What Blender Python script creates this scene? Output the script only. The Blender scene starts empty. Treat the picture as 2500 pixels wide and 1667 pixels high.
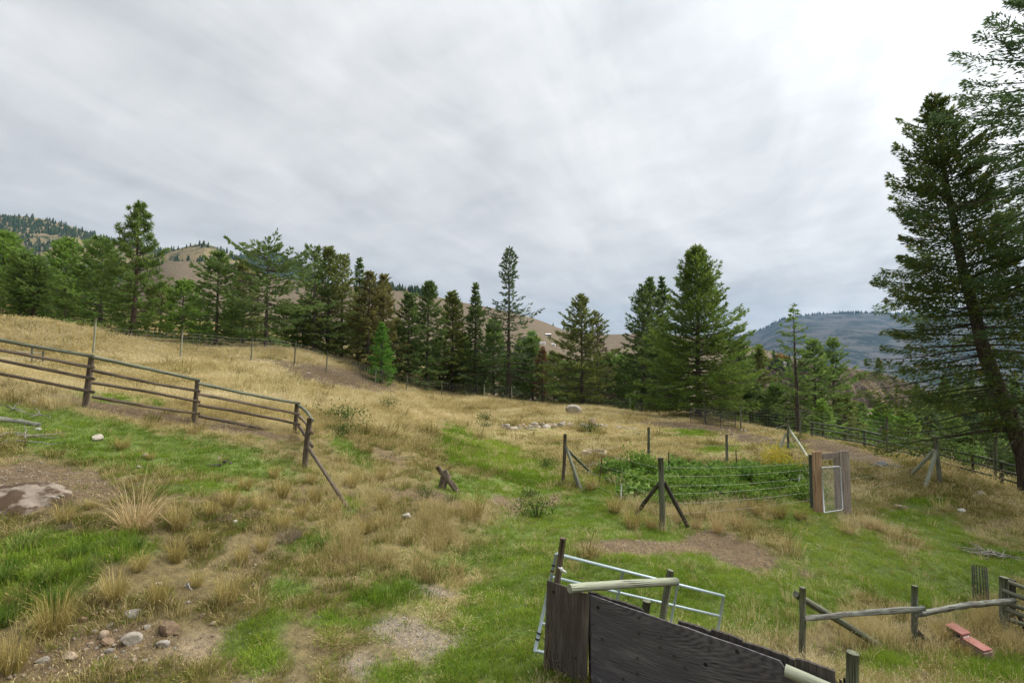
import bpy, math, random
import numpy as np
from mathutils import Vector, Matrix

# ------------------------------------------------------------------ camera, sky, sun, exposure
SC = bpy.context.scene
COL = SC.collection
F = 1180.0                      # focal length in photo pixels (photo 2500 x 1667)
PITCH = math.radians(3.5)
CAMZ = 4.0
CAM = np.array([0.0, 0.0, CAMZ])
cam = bpy.data.cameras.new('camera')
cam.sensor_width = 36.0
cam.lens = 36.0 * F / 2500.0
cam.clip_start = 0.1
cam.clip_end = 30000.0
camo = bpy.data.objects.new('camera', cam)
camo.location = CAM
camo.rotation_euler = (math.radians(90) + PITCH, 0, 0)
COL.objects.link(camo)
SC.camera = camo

SUN_AZ = math.radians(68)       # to the right of the view direction (+Y)
SUN_EL = math.radians(48)
sun = bpy.data.lights.new('sun', 'SUN')
sun.energy = 1.5
sun.angle = math.radians(60)
sun.color = (1.0, 0.95, 0.87)
suno = bpy.data.objects.new('sun', sun)
sd = Vector((math.sin(SUN_AZ) * math.cos(SUN_EL), math.cos(SUN_AZ) * math.cos(SUN_EL), math.sin(SUN_EL)))
suno.rotation_euler = (-sd).to_track_quat('-Z', 'Y').to_euler()
suno.location = sd * 60
COL.objects.link(suno)

world = bpy.data.worlds.new('World')
SC.world = world
world.use_nodes = True


def build_world():
    nt = world.node_tree
    nt.nodes.clear()
    N, L = nt.nodes, nt.links

    def nd(t, **k):
        n = N.new(t)
        for a, b in k.items():
            setattr(n, a, b)
        return n

    def mth(op, a, b=None, clamp=False):
        n = nd('ShaderNodeMath', operation=op, use_clamp=clamp)
        for i, x in enumerate((a, b)):
            if x is None:
                continue
            if isinstance(x, (int, float)):
                n.inputs[i].default_value = x
            else:
                L.new(x, n.inputs[i])
        return n.outputs[0]
    tc = nd('ShaderNodeTexCoord')
    sep = nd('ShaderNodeSeparateXYZ')
    L.new(tc.outputs['Generated'], sep.inputs[0])
    z = mth('ADD', mth('MAXIMUM', sep.outputs[2], 0.0), 0.16)
    px, py = mth('DIVIDE', sep.outputs[0], z), mth('DIVIDE', sep.outputs[1], z)
    cb = nd('ShaderNodeCombineXYZ')
    L.new(px, cb.inputs[0])
    L.new(py, cb.inputs[1])

    def noise(scale, rot, sx, sy, det, dist=0.0, off=0.0):
        m0 = nd('ShaderNodeMapping')
        m0.inputs['Rotation'].default_value = (0, 0, math.radians(rot))
        L.new(cb.outputs[0], m0.inputs['Vector'])
        m = nd('ShaderNodeMapping')
        m.inputs['Scale'].default_value = (sx, sy, 1)
        m.inputs['Location'].default_value = (off, off * .7, off)
        L.new(m0.outputs[0], m.inputs['Vector'])
        n = nd('ShaderNodeTexNoise')
        n.inputs['Scale'].default_value = scale
        n.inputs['Detail'].default_value = det
        n.inputs['Roughness'].default_value = 0.55
        n.inputs['Distortion'].default_value = dist
        L.new(m.outputs[0], n.inputs['Vector'])
        return n.outputs[0]
    n1 = noise(0.8, 22, 1.5, 0.42, 6, 0.6, 3.1)       # broad soft streaks
    n2 = noise(2.2, 30, 1.5, 0.6, 6, 0.5, 7.7)         # finer bands
    n3 = noise(0.3, 0, 1, 1, 3, 0.2, 1.2)              # large masses
    n4 = noise(5.5, -50, 1.4, 0.7, 5, 0.3, 2.3)         # ripples
    s = mth('ADD', mth('ADD', mth('MULTIPLY', n1, 0.42), mth('MULTIPLY', n2, 0.27)), mth('ADD', mth('MULTIPLY', n3, 0.19), mth('MULTIPLY', n4, 0.12)))
    s = mth('MULTIPLY', mth('SUBTRACT', s, 0.5), 4.5)
    s = mth('ADD', s, 0.5, clamp=True)
    # thin veil: brighter towards the hidden sun and higher up (overcast sky brightens with elevation)
    vd = nd('ShaderNodeVectorMath', operation='DOT_PRODUCT')
    L.new(tc.outputs['Generated'], vd.inputs[0])
    vd.inputs[1].default_value = sd
    g = mth('MAXIMUM', vd.outputs['Value'], 0.0)
    glow = mth('POWER', g, 4.0)
    ramp = nd('ShaderNodeMix', data_type='RGBA')
    ramp.inputs['A'].default_value = (0.108, 0.113, 0.116, 1)
    ramp.inputs['B'].default_value = (0.2, 0.199, 0.196, 1)
    L.new(s, ramp.inputs['Factor'])
    elev = mth('MULTIPLY', mth('MAXIMUM', sep.outputs[2], 0.0), 0.75)
    amp = mth('ADD', mth('ADD', mth('MULTIPLY', glow, 1.15), elev), 0.80)
    bgc = nd('ShaderNodeBackground')
    L.new(ramp.outputs['Result'], bgc.inputs['Color'])
    L.new(amp, bgc.inputs['Strength'])
    sky = nd('ShaderNodeTexSky', sky_type='NISHITA')
    sky.sun_disc = False
    sky.sun_elevation = SUN_EL
    sky.sun_rotation = SUN_AZ
    sky.altitude = 500
    bgs = nd('ShaderNodeBackground')
    bgs.inputs['Strength'].default_value = 0.05
    L.new(sky.outputs[0], bgs.inputs['Color'])
    mx = nd('ShaderNodeMixShader')
    mx.inputs[0].default_value = 0.95
    L.new(bgs.outputs[0], mx.inputs[1])
    L.new(bgc.outputs[0], mx.inputs[2])
    out = nd('ShaderNodeOutputWorld')
    L.new(mx.outputs[0], out.inputs['Surface'])


build_world()
vs = SC.view_settings
vs.view_transform = 'Standard'
vs.look = 'None'
vs.exposure = 2.0
vs.gamma = 1.0
vs.use_curve_mapping = False
SC.cycles.max_bounces = 5
SC.cycles.diffuse_bounces = 3
SC.cycles.glossy_bounces = 2
SC.cycles.transmission_bounces = 3
SC.cycles.transparent_max_bounces = 6
SC.cycles.volume_bounces = 0
SC.cycles.use_denoising = True

rng = np.random.default_rng(7)
random.seed(7)

# ------------------------------------------------------------------ photo pixel <-> place
CP, SP = math.cos(PITCH), math.sin(PITCH)


def ray(u, v):
    rx, uy = (u - 1250.0) / F, (833.5 - v) / F
    return np.array([rx, CP - uy * SP, SP + uy * CP])


def pt(u, v, Y):
    d = ray(u, v)
    return CAM + d * (Y / d[1])


def ptz(u, v, z):
    d = ray(u, v)
    return CAM + d * ((z - CAMZ) / d[2])


def proj(P):
    P = np.asarray(P, float)
    x, y, z = P[..., 0], P[..., 1], P[..., 2] - CAMZ
    f = np.maximum(y * CP + z * SP, 0.05)
    up = -y * SP + z * CP
    return 1250 + F * x / f, 833.5 - F * up / f


def hash2(ix, iy, seed):
    h = (ix.astype(np.int64) * 374761393 + iy.astype(np.int64) * 668265263 + seed * 1442695041) & 0x7fffffff
    h = ((h ^ (h >> 13)) * 1274126177) & 0x7fffffff
    h = h ^ (h >> 16)
    return (h & 0xffff) / 65535.0


def vnoise(x, y, seed=0):
    x, y = np.asarray(x, float), np.asarray(y, float)
    ix, iy = np.floor(x), np.floor(y)
    fx, fy = x - ix, y - iy
    fx, fy = fx * fx * (3 - 2 * fx), fy * fy * (3 - 2 * fy)
    a, b = hash2(ix, iy, seed), hash2(ix + 1, iy, seed)
    c, d = hash2(ix, iy + 1, seed), hash2(ix + 1, iy + 1, seed)
    return (a + (b - a) * fx) * (1 - fy) + (c + (d - c) * fx) * fy


def fbm(x, y, seed=0, o=4):
    s, a, t = 0, 1.0, 0
    for i in range(o):
        s = s + a * vnoise(x * 2 ** i + 13.7 * i, y * 2 ** i - 7.1 * i, seed + i)
        t += a
        a *= 0.5
    return s / t


def sstep(a, b, x):
    t = np.clip((x - a) / (b - a), 0, 1)
    return t * t * (3 - 2 * t)


# ------------------------------------------------------------------ terrain: heights read off the photograph
CTRL = [  # (u, v, distance ahead in metres)
    (0, 1667, 5.5), (0, 1560, 6.0), (100, 1400, 6.8), (0, 1400, 6.9), (100, 1250, 8.2), (0, 1180, 9), (200, 1180, 9.1),
    (100, 1100, 10.3), (100, 1030, 11.8), (0, 955, 12.3), (208, 983, 13), (471, 1035, 14), (719, 1057, 15.3), (743, 1144, 13.3),
    (861, 1249, 11.5), (300, 1140, 10.8), (500, 1150, 11), (640, 1180, 11.2), (400, 1300, 8.3), (600, 1300, 9), (600, 1420, 7.6),
    (300, 1500, 6.6), (450, 1620, 6.0), (700, 1667, 5.9), (700, 1500, 7.2), (800, 1350, 9.0), (0, 900, 17), (-30, 845, 27),
    (224, 873, 29), (439, 879, 31.5), (612, 886, 34.7), (718, 893, 37.5), (796, 909, 41), (915, 940, 46), (991, 958, 49),
    (1182, 972, 57), (1318, 988, 60), (1406, 992, 60), (1457, 995, 58), (1538, 1007, 54), (300, 960, 19), (300, 920, 22),
    (600, 940, 25), (600, 985, 19), (800, 960, 28), (800, 1000, 21), (800, 1060, 16.5), (900, 1000, 26), (900, 1060, 18.5),
    (950, 1120, 15.5), (1000, 1180, 13.5), (1000, 1250, 11.5), (1000, 1350, 9.5), (1000, 1000, 33), (1050, 1060, 23),
    (1100, 1667, 6), (1100, 1500, 7.7), (1100, 1400, 9.4), (1250, 1250, 13.4), (1250, 1178, 17), (1200, 1110, 22), (1120, 1060, 29),
    (1100, 1010, 40), (1200, 990, 48), (1400, 1010, 46), (1250, 1050, 34), (1480, 1050, 33), (1300, 1012, 41), (1378, 1178, 18.7),
    (1613, 1288, 13), (1400, 1130, 23), (1583, 1127, 22.7), (1774, 1127, 24), (1924, 1103, 29), (1700, 1075, 31), (1700, 1030, 40),
    (1700, 1060, 33.5), (1683, 1010, 46), (1850, 1060, 36), (1990, 1255, 15), (2072, 1248, 15.5), (2297, 1186, 19.5), (1954, 1067, 33),
    (2165, 1108, 28), (2432, 1181, 23), (2100, 1150, 21), (1800, 1200, 17.5), (1325, 1650, 6.3), (1300, 1450, 8.6), (1500, 1350, 10.7),
    (1700, 1450, 9), (1800, 1300, 13), (1957, 1612, 7.9), (1800, 1500, 8.7), (2233, 1566, 9), (2450, 1550, 10), (2500, 1667, 8),
    (2100, 1667, 7), (2050, 1400, 11), (2250, 1400, 11.5), (2250, 1300, 14.5), (2450, 1350, 13.3), (2480, 1250, 17.5),
    (1720, 1036, 43), (1808, 1046, 39), (1609, 1021, 49), (70, 822, 42), (332, 841, 38), (535, 855, 42), (660, 850, 45),
]
EXTRA = [(-20, 15, .6), (-30, 30, 3), (-15, 8, -1.2), (-10, 3, -2.6), (-4, 0, -3.7), (0, 0, -3.9), (5, 2, -4.6), (10, 4, -5.3), (20, 8, -6),
         (30, 15, -7), (0, -15, -4), (-20, -15, -2), (20, -15, -6), (0, 80, -5.5), (20, 80, -9), (40, 60, -12), (30, 38, -7.5), (50, 40, -16),
         (40, 25, -10), (0, 120, -10), (-60, 100, 10), (60, 120, -28), (-100, 60, 12), (-25, 70, 3), (70, 60, -24), (90, 90, -34), (-50, 60, 6.5)]
_P = np.array([pt(*c) for c in CTRL] + [(x, y, z + CAMZ) for x, y, z in EXTRA])


def _dom(x, y):
    return np.stack([np.arcsinh(np.asarray(x, float) / 8.0), np.arcsinh(np.asarray(y, float) / 8.0)], -1)


_C = _dom(_P[:, 0], _P[:, 1])


def _U(r2):
    return np.where(r2 > 1e-12, r2 * np.log(np.maximum(r2, 1e-12)), 0.0)


_n = len(_C)
_K = _U(((_C[:, None] - _C[None]) ** 2).sum(-1)) + np.eye(_n) * 0.004
_T = np.concatenate([np.ones((_n, 1)), _C], 1)
_A = np.block([[_K, _T], [_T.T, np.zeros((3, 3))]])
_W = np.linalg.solve(_A, np.concatenate([_P[:, 2], np.zeros(3)]))


def Hg(x, y):
    x, y = np.asarray(x, float), np.asarray(y, float)
    shp = np.broadcast(x, y).shape
    x, y = np.broadcast_to(x, shp).ravel(), np.broadcast_to(y, shp).ravel()
    z = np.empty(len(x))
    for i in range(0, len(x), 20000):
        q = _dom(x[i:i + 20000], y[i:i + 20000])
        k = _U(((q[:, None] - _C[None]) ** 2).sum(-1))
        z[i:i + 20000] = k @ _W[:_n] + _W[_n] + q @ _W[_n + 1:]
    R = np.hypot(x, y)
    az = np.degrees(np.arctan2(x, y))
    far = CAMZ + np.interp(az, [-180, -70, -40, 0, 30, 60, 180], [-5, 22, 20, -14, -42, -48, -5]) - sstep(250, 2500, R) * 30
    w = sstep(110, 260, R)
    nz = (fbm(x * .8, y * .8, 5, 3) - .5) * 0.28 + (fbm(x * 3, y * 3, 9, 2) - .5) * 0.11
    nz = nz * sstep(120, 60, R) + (fbm(x * .02, y * .02, 3) - .5) * 8 * w
    return ((z * (1 - w) + far * w) + nz).reshape(shp)


_YS = np.geomspace(3.0, 400.0, 700)


def gp(u, v):
    """point of the ground seen at a photo pixel"""
    d = ray(u, v)
    P = CAM[None] + d[None] * (_YS / d[1])[:, None]
    h = P[:, 2] - Hg(P[:, 0], P[:, 1])
    k = np.argmax(h < 0)
    if h[k] >= 0:
        return P[-1]
    a = h[k - 1] / (h[k - 1] - h[k])
    q = P[k - 1] + (P[k] - P[k - 1]) * a
    return q


def gz(x, y):
    return float(Hg(x, y))


# ------------------------------------------------------------------ ground cover zones (photo pixels; dx, dy radii, tilt)
def blob(u, v, lst):
    s = np.zeros_like(u)
    for b in lst:
        cu, cv, ru, rv = b[:4]
        a = math.radians(b[4]) if len(b) > 4 else 0
        w = b[5] if len(b) > 5 else 1.0
        du, dv = u - cu, v - cv
        x = (du * math.cos(a) + dv * math.sin(a)) / ru
        y = (-du * math.sin(a) + dv * math.cos(a)) / rv
        s = np.maximum(s, w * np.exp(-0.9 * (x * x + y * y) ** 1.5))
    return s


GREEN = [  # damp green patches
         (170, 1045, 230, 45, 8), (330, 1090, 300, 45, 8), (560, 1140, 120, 22, 5), (60, 1440, 160, 70, -20), (30, 1380, 90, 60), (200, 1330, 140, 35, 10),
         (300, 1340, 90, 30), (620, 1540, 110, 45, -25), (650, 1600, 60, 45, -40), (1180, 1110, 110, 36, 12), (1290, 1170, 80, 50), (1110, 1075, 50, 40, 30),
         (940, 1458, 85, 26, -10), (1300, 1440, 80, 60), (1240, 1540, 90, 60), (1240, 1630, 160, 50), (960, 1645, 60, 30), (1210, 1440, 40, 16), (1130, 1380, 60, 14), (1500, 1290, 170, 35),
         (1380, 1270, 90, 40), (1700, 1430, 200, 60), (1560, 1400, 130, 40), (2020, 1330, 120, 60, 40, 1.3), (2120, 1380, 190, 60, 25, 1.4), (1960, 1270, 70, 40, 40), (1850, 1460, 200, 70), (1150, 1190, 90, 30, 10, .6), (1330, 1300, 150, 50, 0, .6), (1450, 1480, 200, 60, 0, .8), (1650, 1400, 200, 30, 0, .7), (1230, 1360, 100, 30, 0, .5), (2330, 1380, 150, 40), (500, 1190, 120, 14), (2230, 1270, 90, 20), (830, 1520, 90, 20), (720, 1440, 60, 30), (860, 1100, 60, 20, 40),
         (2350, 1440, 140, 50), (2300, 1310, 80, 30, 20), (2260, 1230, 60, 16), (2440, 1640, 110, 40), (2170, 1620, 90, 30), (1690, 1056, 60, 9), (1900, 1090, 60, 8), (1760, 1100, 60, 10),
         (1500, 1190, 90, 40), (770, 1330, 70, 30), (300, 975, 130, 10, 6), (2490, 1380, 60, 30), (1420, 1240, 60, 40), (860, 1230, 30, 25), (1340, 1360, 60, 20)]
DIRT = [(60, 1185, 160, 60, 0, 1.6), (190, 1180, 130, 40, 10, 1.5), (300, 1575, 200, 80, 0, 1.5), (80, 1620, 150, 60, 0, 1.4), (430, 1470, 120, 50, 20, .8), (640, 1370, 50, 60), (1690, 1041, 150, 11, 4, 1.9), (1850, 1076, 110, 16, 12, 1.8),
        (2070, 1108, 130, 22, 14, 1.9), (1560, 1332, 140, 22, 5, 1.75), (1790, 1350, 120, 38, 20, 1.75), (1700, 1335, 90, 20, 0, 1.6), (1250, 1220, 70, 24), (1350, 1225, 30, 22), (820, 925, 190, 34, 10, 1.5), (660, 885, 130, 9, 3, 1.2), (900, 935, 90, 14, 20, 1.2), (700, 940, 80, 12, 8, .9), (480, 900, 90, 8, 4, .8), (330, 1003, 270, 14, 10, 1.5), (560, 1045, 170, 12, 9, 1.5),
        (2330, 1185, 160, 25, 12, .7), (1240, 1150, 40, 20), (1050, 1215, 110, 18, 10), (480, 1580, 90, 40, -25, 1.2), (1430, 1330, 50, 12), (2180, 1140, 60, 14), (1560, 1030, 60, 8), (960, 1120, 60, 14, 30), (1960, 1400, 60, 12)]
GRAVEL = [(990, 1545, 120, 35, 5), (1080, 1580, 110, 30, -15), (860, 1630, 120, 45), (640, 1660, 120, 18), (1090, 1440, 70, 14), (1280, 1490, 40, 16), (1160, 1620, 70, 30, -30), (420, 1640, 80, 24), (560, 1650, 70, 24)]
TALL = [(1010, 1340, 130, 80), (1080, 1270, 80, 50), (1660, 1290, 60, 40), (1760, 1235, 70, 40), (1850, 1220, 60, 30), (1900, 1500, 110, 60), (2050, 1560, 150, 60),
        (2360, 1500, 140, 60), (1560, 1260, 60, 40), (880, 1200, 90, 60), (1480, 1180, 50, 30), (2100, 1300, 80, 30), (2440, 1580, 80, 40), (850, 1340, 90, 50), (2250, 1560, 100, 40)]
GARDEN = [(1760, 1175, 260, 55, 0, 1.6), (1600, 1175, 110, 45, 0, 1.5), (1900, 1160, 90, 45, 0, 1.5)]


def zones(x, y):
    """weights of straw, green, dirt, gravel, mixed, garden + tallness for ground points"""
    z = Hg(x, y)
    u, v = proj(np.stack([x, y, z], -1))
    n = fbm(x * .9, y * .9, 21, 3) - .5
    n2 = fbm(x * 2.6, y * 2.6, 31, 3) - .5
    jit = 60 / np.maximum(np.hypot(x, y) / 8, 1)
    uu, vv = u + n * jit * 1.6, v + n2 * jit * .8
    st = 0.42 + .12 * n + .45 * sstep(1090, 1040, vv) * sstep(2200, 1800, uu)
    mx = 0.56 + 1.1 * (fbm(x * .22, y * .22, 61, 3) - .5) + .4 * sstep(1150, 1230, vv) * sstep(1000, 700, uu) + .35 * n2 + .3 * sstep(2000, 2200, uu)
    gr = 1.7 * blob(uu, vv, GREEN) + .2 + .14 * sstep(1090, 1180, vv) + .7 * n2 + .5 * (fbm(x * .3, y * .3, 66, 3) - .5)
    di = 1.15 * blob(uu, vv, DIRT) + .05 - .2 * n
    gv = 1.05 * blob(uu, vv, GRAVEL) + .5 * n2
    ga = blob(u, v, GARDEN)
    W = np.stack([st, gr, di, gv, mx, ga], -1)
    W = np.where((y < 3)[:, None], np.array([.3, .5, .2, .2, .5, 0])[None], W)
    return np.exp(7 * (W - W.max(-1, keepdims=True))), blob(uu, vv, TALL), u, v


# ------------------------------------------------------------------ object helpers
def link(o, parent=None):
    COL.objects.link(o)
    if parent is not None:
        o.parent = parent
    return o


def tag(o, label=None, cat=None, group=None, kind=None):
    if label:
        o['label'] = label
    if cat:
        o['category'] = cat
    if group:
        o['group'] = group
    if kind:
        o['kind'] = kind
    return o


def thing(name, label, cat, loc=(0, 0, 0), group=None):
    o = bpy.data.objects.new(name, None)
    o.empty_display_size = 0.2
    o.location = loc
    link(o)
    return tag(o, label, cat, group)


def mesh_np(name, V, Q, mat=None, attr=None, smooth=False):
    """all-quad or all-tri mesh from arrays"""
    V, Q = np.asarray(V, np.float32), np.asarray(Q, np.int32)
    k = Q.shape[1]
    me = bpy.data.meshes.new(name)
    me.vertices.add(len(V))
    me.vertices.foreach_set('co', V.ravel())
    me.loops.add(Q.size)
    me.loops.foreach_set('vertex_index', Q.ravel())
    me.polygons.add(len(Q))
    me.polygons.foreach_set('loop_start', np.arange(len(Q), dtype=np.int32) * k)
    me.polygons.foreach_set('loop_total', np.full(len(Q), k, np.int32))
    if smooth:
        me.polygons.foreach_set('use_smooth', np.ones(len(Q), bool))
    for nm, a in (attr or {}).items():
        a = np.asarray(a, np.float32)
        if a.ndim == 2:
            t = me.attributes.new(nm, 'FLOAT_COLOR', 'POINT')
            t.data.foreach_set('color', np.concatenate([a, np.ones((len(a), 1), np.float32)], 1).ravel())
        else:
            t = me.attributes.new(nm, 'FLOAT', 'POINT')
            t.data.foreach_set('value', a)
    me.update(calc_edges=True)
    if mat:
        me.materials.append(mat)
    return me


class MB:
    """collects pieces of one mesh"""

    def __init__(s):
        s.V, s.F, s.S = [], [], []
        s.n = 0

    def add(s, V, Fs, smooth=False):
        s.V += [tuple(map(float, p)) for p in V]
        s.F += [tuple(int(i) + s.n for i in f) for f in Fs]
        s.S += [smooth] * len(Fs)
        s.n = len(s.V)
        return s

    def tube(s, pts, rad, sides=8, cap=True, jit=0.0, seed=0, smooth=True):
        V, Fs, C = tube_arr(np.asarray(pts, float), rad, sides, jit, seed)
        n0 = s.n
        s.add(V, Fs, smooth)
        if cap:
            k = len(pts)
            s.F += [tuple(n0 + i for i in range(sides))[::-1], tuple(n0 + (k - 1) * sides + i for i in range(sides))]
            s.S += [False, False]
        return s

    def box(s, c, size, M=None, bev=0.0):
        hx, hy, hz = [a / 2 for a in size]
        P = np.array([(x, y, z) for x in (-hx, hx) for y in (-hy, hy) for z in (-hz, hz)])
        if M is not None:
            P = P @ np.asarray(M).T
        P = P + np.asarray(c)
        return s.add(P, [(0, 1, 3, 2), (4, 6, 7, 5), (0, 4, 5, 1), (2, 3, 7, 6), (0, 2, 6, 4), (1, 5, 7, 3)])

    def mesh(s, name, mat):
        me = bpy.data.meshes.new(name)
        me.from_pydata(s.V, [], s.F)
        me.polygons.foreach_set('use_smooth', s.S)
        if mat:
            me.materials.append(mat)
        me.update()
        return me

    def obj(s, name, mat, parent=None, loc=(0, 0, 0)):
        o = bpy.data.objects.new(name, s.mesh(name, mat))
        o.location = loc
        return link(o, parent)


def tube_arr(P, rad, sides, jit=0.0, seed=0):
    n = len(P)
    rad = np.broadcast_to(np.asarray(rad, float), (n,))
    T = np.gradient(P, axis=0)
    T /= np.linalg.norm(T, axis=1, keepdims=True) + 1e-9
    ref = np.array([0, 0, 1.0]) if abs(T[0, 2]) < .9 else np.array([1.0, 0, 0])
    A = np.cross(T, ref)
    A /= np.linalg.norm(A, axis=1, keepdims=True) + 1e-9
    B = np.cross(T, A)
    th = np.arange(sides) * 2 * math.pi / sides
    r = np.repeat(rad[:, None], sides, 1)
    if jit:
        g = np.random.default_rng(seed)
        r = r * (1 + jit * (g.random((1, sides)) - .5) * 1.4 + jit * (g.random((n, sides)) - .5))
    V = P[:, None] + r[..., None] * (np.cos(th)[None, :, None] * A[:, None] + np.sin(th)[None, :, None] * B[:, None])
    i = np.arange(n - 1)[:, None] * sides
    j = np.arange(sides)[None]
    k = (j + 1) % sides
    Fq = np.stack([i + j, i + sides + j, i + sides + k, i + k], -1).reshape(-1, 4)
    return V.reshape(-1, 3), Fq, None


_seed = [100]


def log_obj(name, p0, p1, r0, r1, mat, parent=None, sides=10, jit=0.12, bend=0.0, seg=6):
    """a round pole from p0 to p1: mesh along its own Z axis"""
    p0, p1 = np.asarray(p0, float), np.asarray(p1, float)
    _seed[0] += 1
    g = np.random.default_rng(_seed[0])
    d = p1 - p0
    Ln = float(np.linalg.norm(d))
    t = np.linspace(0, 1, seg)
    P = np.zeros((seg, 3))
    P[:, 2] = t * Ln
    b = (g.random(2) - .5) * 2 * (bend if bend else .006) * Ln
    P[:, 0] += np.sin(t * math.pi) * b[0] + (g.random(seg) - .5) * r0 * .18
    P[:, 1] += np.sin(t * math.pi) * b[1] + (g.random(seg) - .5) * r0 * .18
    m = MB().tube(P, r0 + (r1 - r0) * t, sides, True, jit, _seed[0])
    o = bpy.data.objects.new(name, m.mesh(name, mat))
    q = Vector(d).to_track_quat('Z', 'Y')
    o.rotation_mode = 'QUATERNION'
    o.rotation_quaternion = q
    base = np.array(parent.location) if parent is not None else np.zeros(3)
    o.location = p0 - base
    return link(o, parent)


# ------------------------------------------------------------------ materials
MATS = {}


class NT:
    def __init__(s, name):
        s.m = bpy.data.materials.new(name)
        s.m.use_nodes = True
        s.t = s.m.node_tree
        s.t.nodes.clear()
        s.out = s.n('ShaderNodeOutputMaterial')
        MATS[name] = s.m

    def n(s, t, **k):
        x = s.t.nodes.new(t)
        for a, b in k.items():
            setattr(x, a, b)
        return x

    def l(s, a, b):
        s.t.links.new(a, b)

    def setin(s, sock, x):
        if isinstance(x, (int, float)):
            sock.default_value = x
        elif isinstance(x, tuple):
            sock.default_value = x if len(x) == 4 or sock.type == 'VECTOR' else (*x, 1)
        else:
            s.l(x, sock)

    def math(s, op, a, b=None, clamp=False):
        x = s.n('ShaderNodeMath', operation=op, use_clamp=clamp)
        s.setin(x.inputs[0], a)
        if b is not None:
            s.setin(x.inputs[1], b)
        return x.outputs[0]

    def mix(s, f, a, b, mode='MIX'):
        x = s.n('ShaderNodeMix', data_type='RGBA', blend_type=mode)
        s.setin(x.inputs['Factor'], f)
        s.setin(x.inputs['A'], a)
        s.setin(x.inputs['B'], b)
        return x.outputs['Result']

    def noise(s, vec, scale, det=4, rough=.55, dist=0.0, col=False):
        x = s.n('ShaderNodeTexNoise')
        x.inputs['Scale'].default_value = scale
        x.inputs['Detail'].default_value = det
        x.inputs['Roughness'].default_value = rough
        x.inputs['Distortion'].default_value = dist
        if vec is not None:
            s.l(vec, x.inputs['Vector'])
        return x.outputs[1 if col else 0]

    def mapping(s, vec, scale=(1, 1, 1), rot=(0, 0, 0), loc=(0, 0, 0)):
        x = s.n('ShaderNodeMapping')
        x.inputs['Scale'].default_value = scale
        x.inputs['Rotation'].default_value = rot
        x.inputs['Location'].default_value = loc
        s.l(vec, x.inputs['Vector'])
        return x.outputs[0]

    def coord(s, k='Object'):
        return s.n('ShaderNodeTexCoord').outputs[k]

    def pos(s):
        return s.n('ShaderNodeNewGeometry').outputs['Position']

    def rand(s):
        return s.n('ShaderNodeObjectInfo').outputs['Random']

    def ocol(s):
        return s.n('ShaderNodeObjectInfo').outputs['Color']

    def attr(s, name, typ='GEOMETRY', out='Fac'):
        x = s.n('ShaderNodeAttribute', attribute_name=name, attribute_type=typ)
        return x.outputs[out]

    def ramp(s, f, stops):
        x = s.n('ShaderNodeValToRGB')
        e = x.color_ramp.elements
        while len(e) < len(stops):
            e.new(0.5)
        for i, (p, c) in enumerate(stops):
            e[i].position = p
            e[i].color = (*c, 1) if len(c) == 3 else c
        s.l(f, x.inputs[0])
        return x.outputs[0]

    def bump(s, h, st=.5, dist=.02):
        x = s.n('ShaderNodeBump')
        x.inputs['Strength'].default_value = st
        x.inputs['Distance'].default_value = dist
        s.l(h, x.inputs['Height'])
        return x.outputs[0]

    def pbr(s, col, rough=.8, metal=0.0, bump=None, spec=.3):
        b = s.n('ShaderNodeBsdfPrincipled')
        s.setin(b.inputs['Base Color'], col)
        s.setin(b.inputs['Roughness'], rough)
        s.setin(b.inputs['Metallic'], metal)
        b.inputs['Specular IOR Level'].default_value = spec
        if bump is not None:
            s.l(bump, b.inputs['Normal'])
        s.l(b.outputs[0], s.out.inputs['Surface'])
        return s.m

    def leaf(s, col, trans=.3):
        d = s.n('ShaderNodeBsdfDiffuse')
        t = s.n('ShaderNodeBsdfTranslucent')
        s.setin(d.inputs['Color'], col)
        s.setin(t.inputs['Color'], col)
        x = s.n('ShaderNodeMixShader')
        x.inputs[0].default_value = trans
        s.l(d.outputs[0], x.inputs[1])
        s.l(t.outputs[0], x.inputs[2])
        s.l(x.outputs[0], s.out.inputs['Surface'])
        return s.m


def m_wood(name, dark, light, sc=1.0, moss=None):
    n = NT(name)
    o = n.coord()
    g = n.noise(n.mapping(o, (26 * sc, 26 * sc, 1.6 * sc)), 1.0, 5, .65, .6)
    b = n.noise(n.mapping(o, (5, 5, 1.2)), 1.0, 3)
    col = n.mix(n.ramp(g, [(.3, (0, 0, 0)), (.72, (1, 1, 1))]), dark, light)
    col = n.mix(n.math('MULTIPLY', b, .55), col, n.mix(.5, dark, light))
    if moss:
        mk = n.ramp(n.noise(n.mapping(o, (4, 4, 3)), 1.0, 4), [(.45, (0, 0, 0)), (.66, (1, 1, 1))])
        col = n.mix(n.math('MULTIPLY', mk, .7), col, moss)
    crack = n.ramp(n.noise(n.mapping(o, (60, 60, 1.5)), 1.0, 3), [(.36, (0, 0, 0)), (.45, (1, 1, 1))])
    col = n.mix(.75, col, n.mix(crack, (.02, .017, .014), (1, 1, 1)), 'MULTIPLY')
    var = n.math('ADD', n.math('MULTIPLY', n.rand(), .35), .82)
    x = n.n('ShaderNodeVectorMath', operation='SCALE')
    n.l(col, x.inputs[0])
    n.l(var, x.inputs['Scale'])
    return n.pbr(x.outputs[0], .9, 0, n.bump(n.math('ADD', g, crack), .6, .008), .15)


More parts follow.
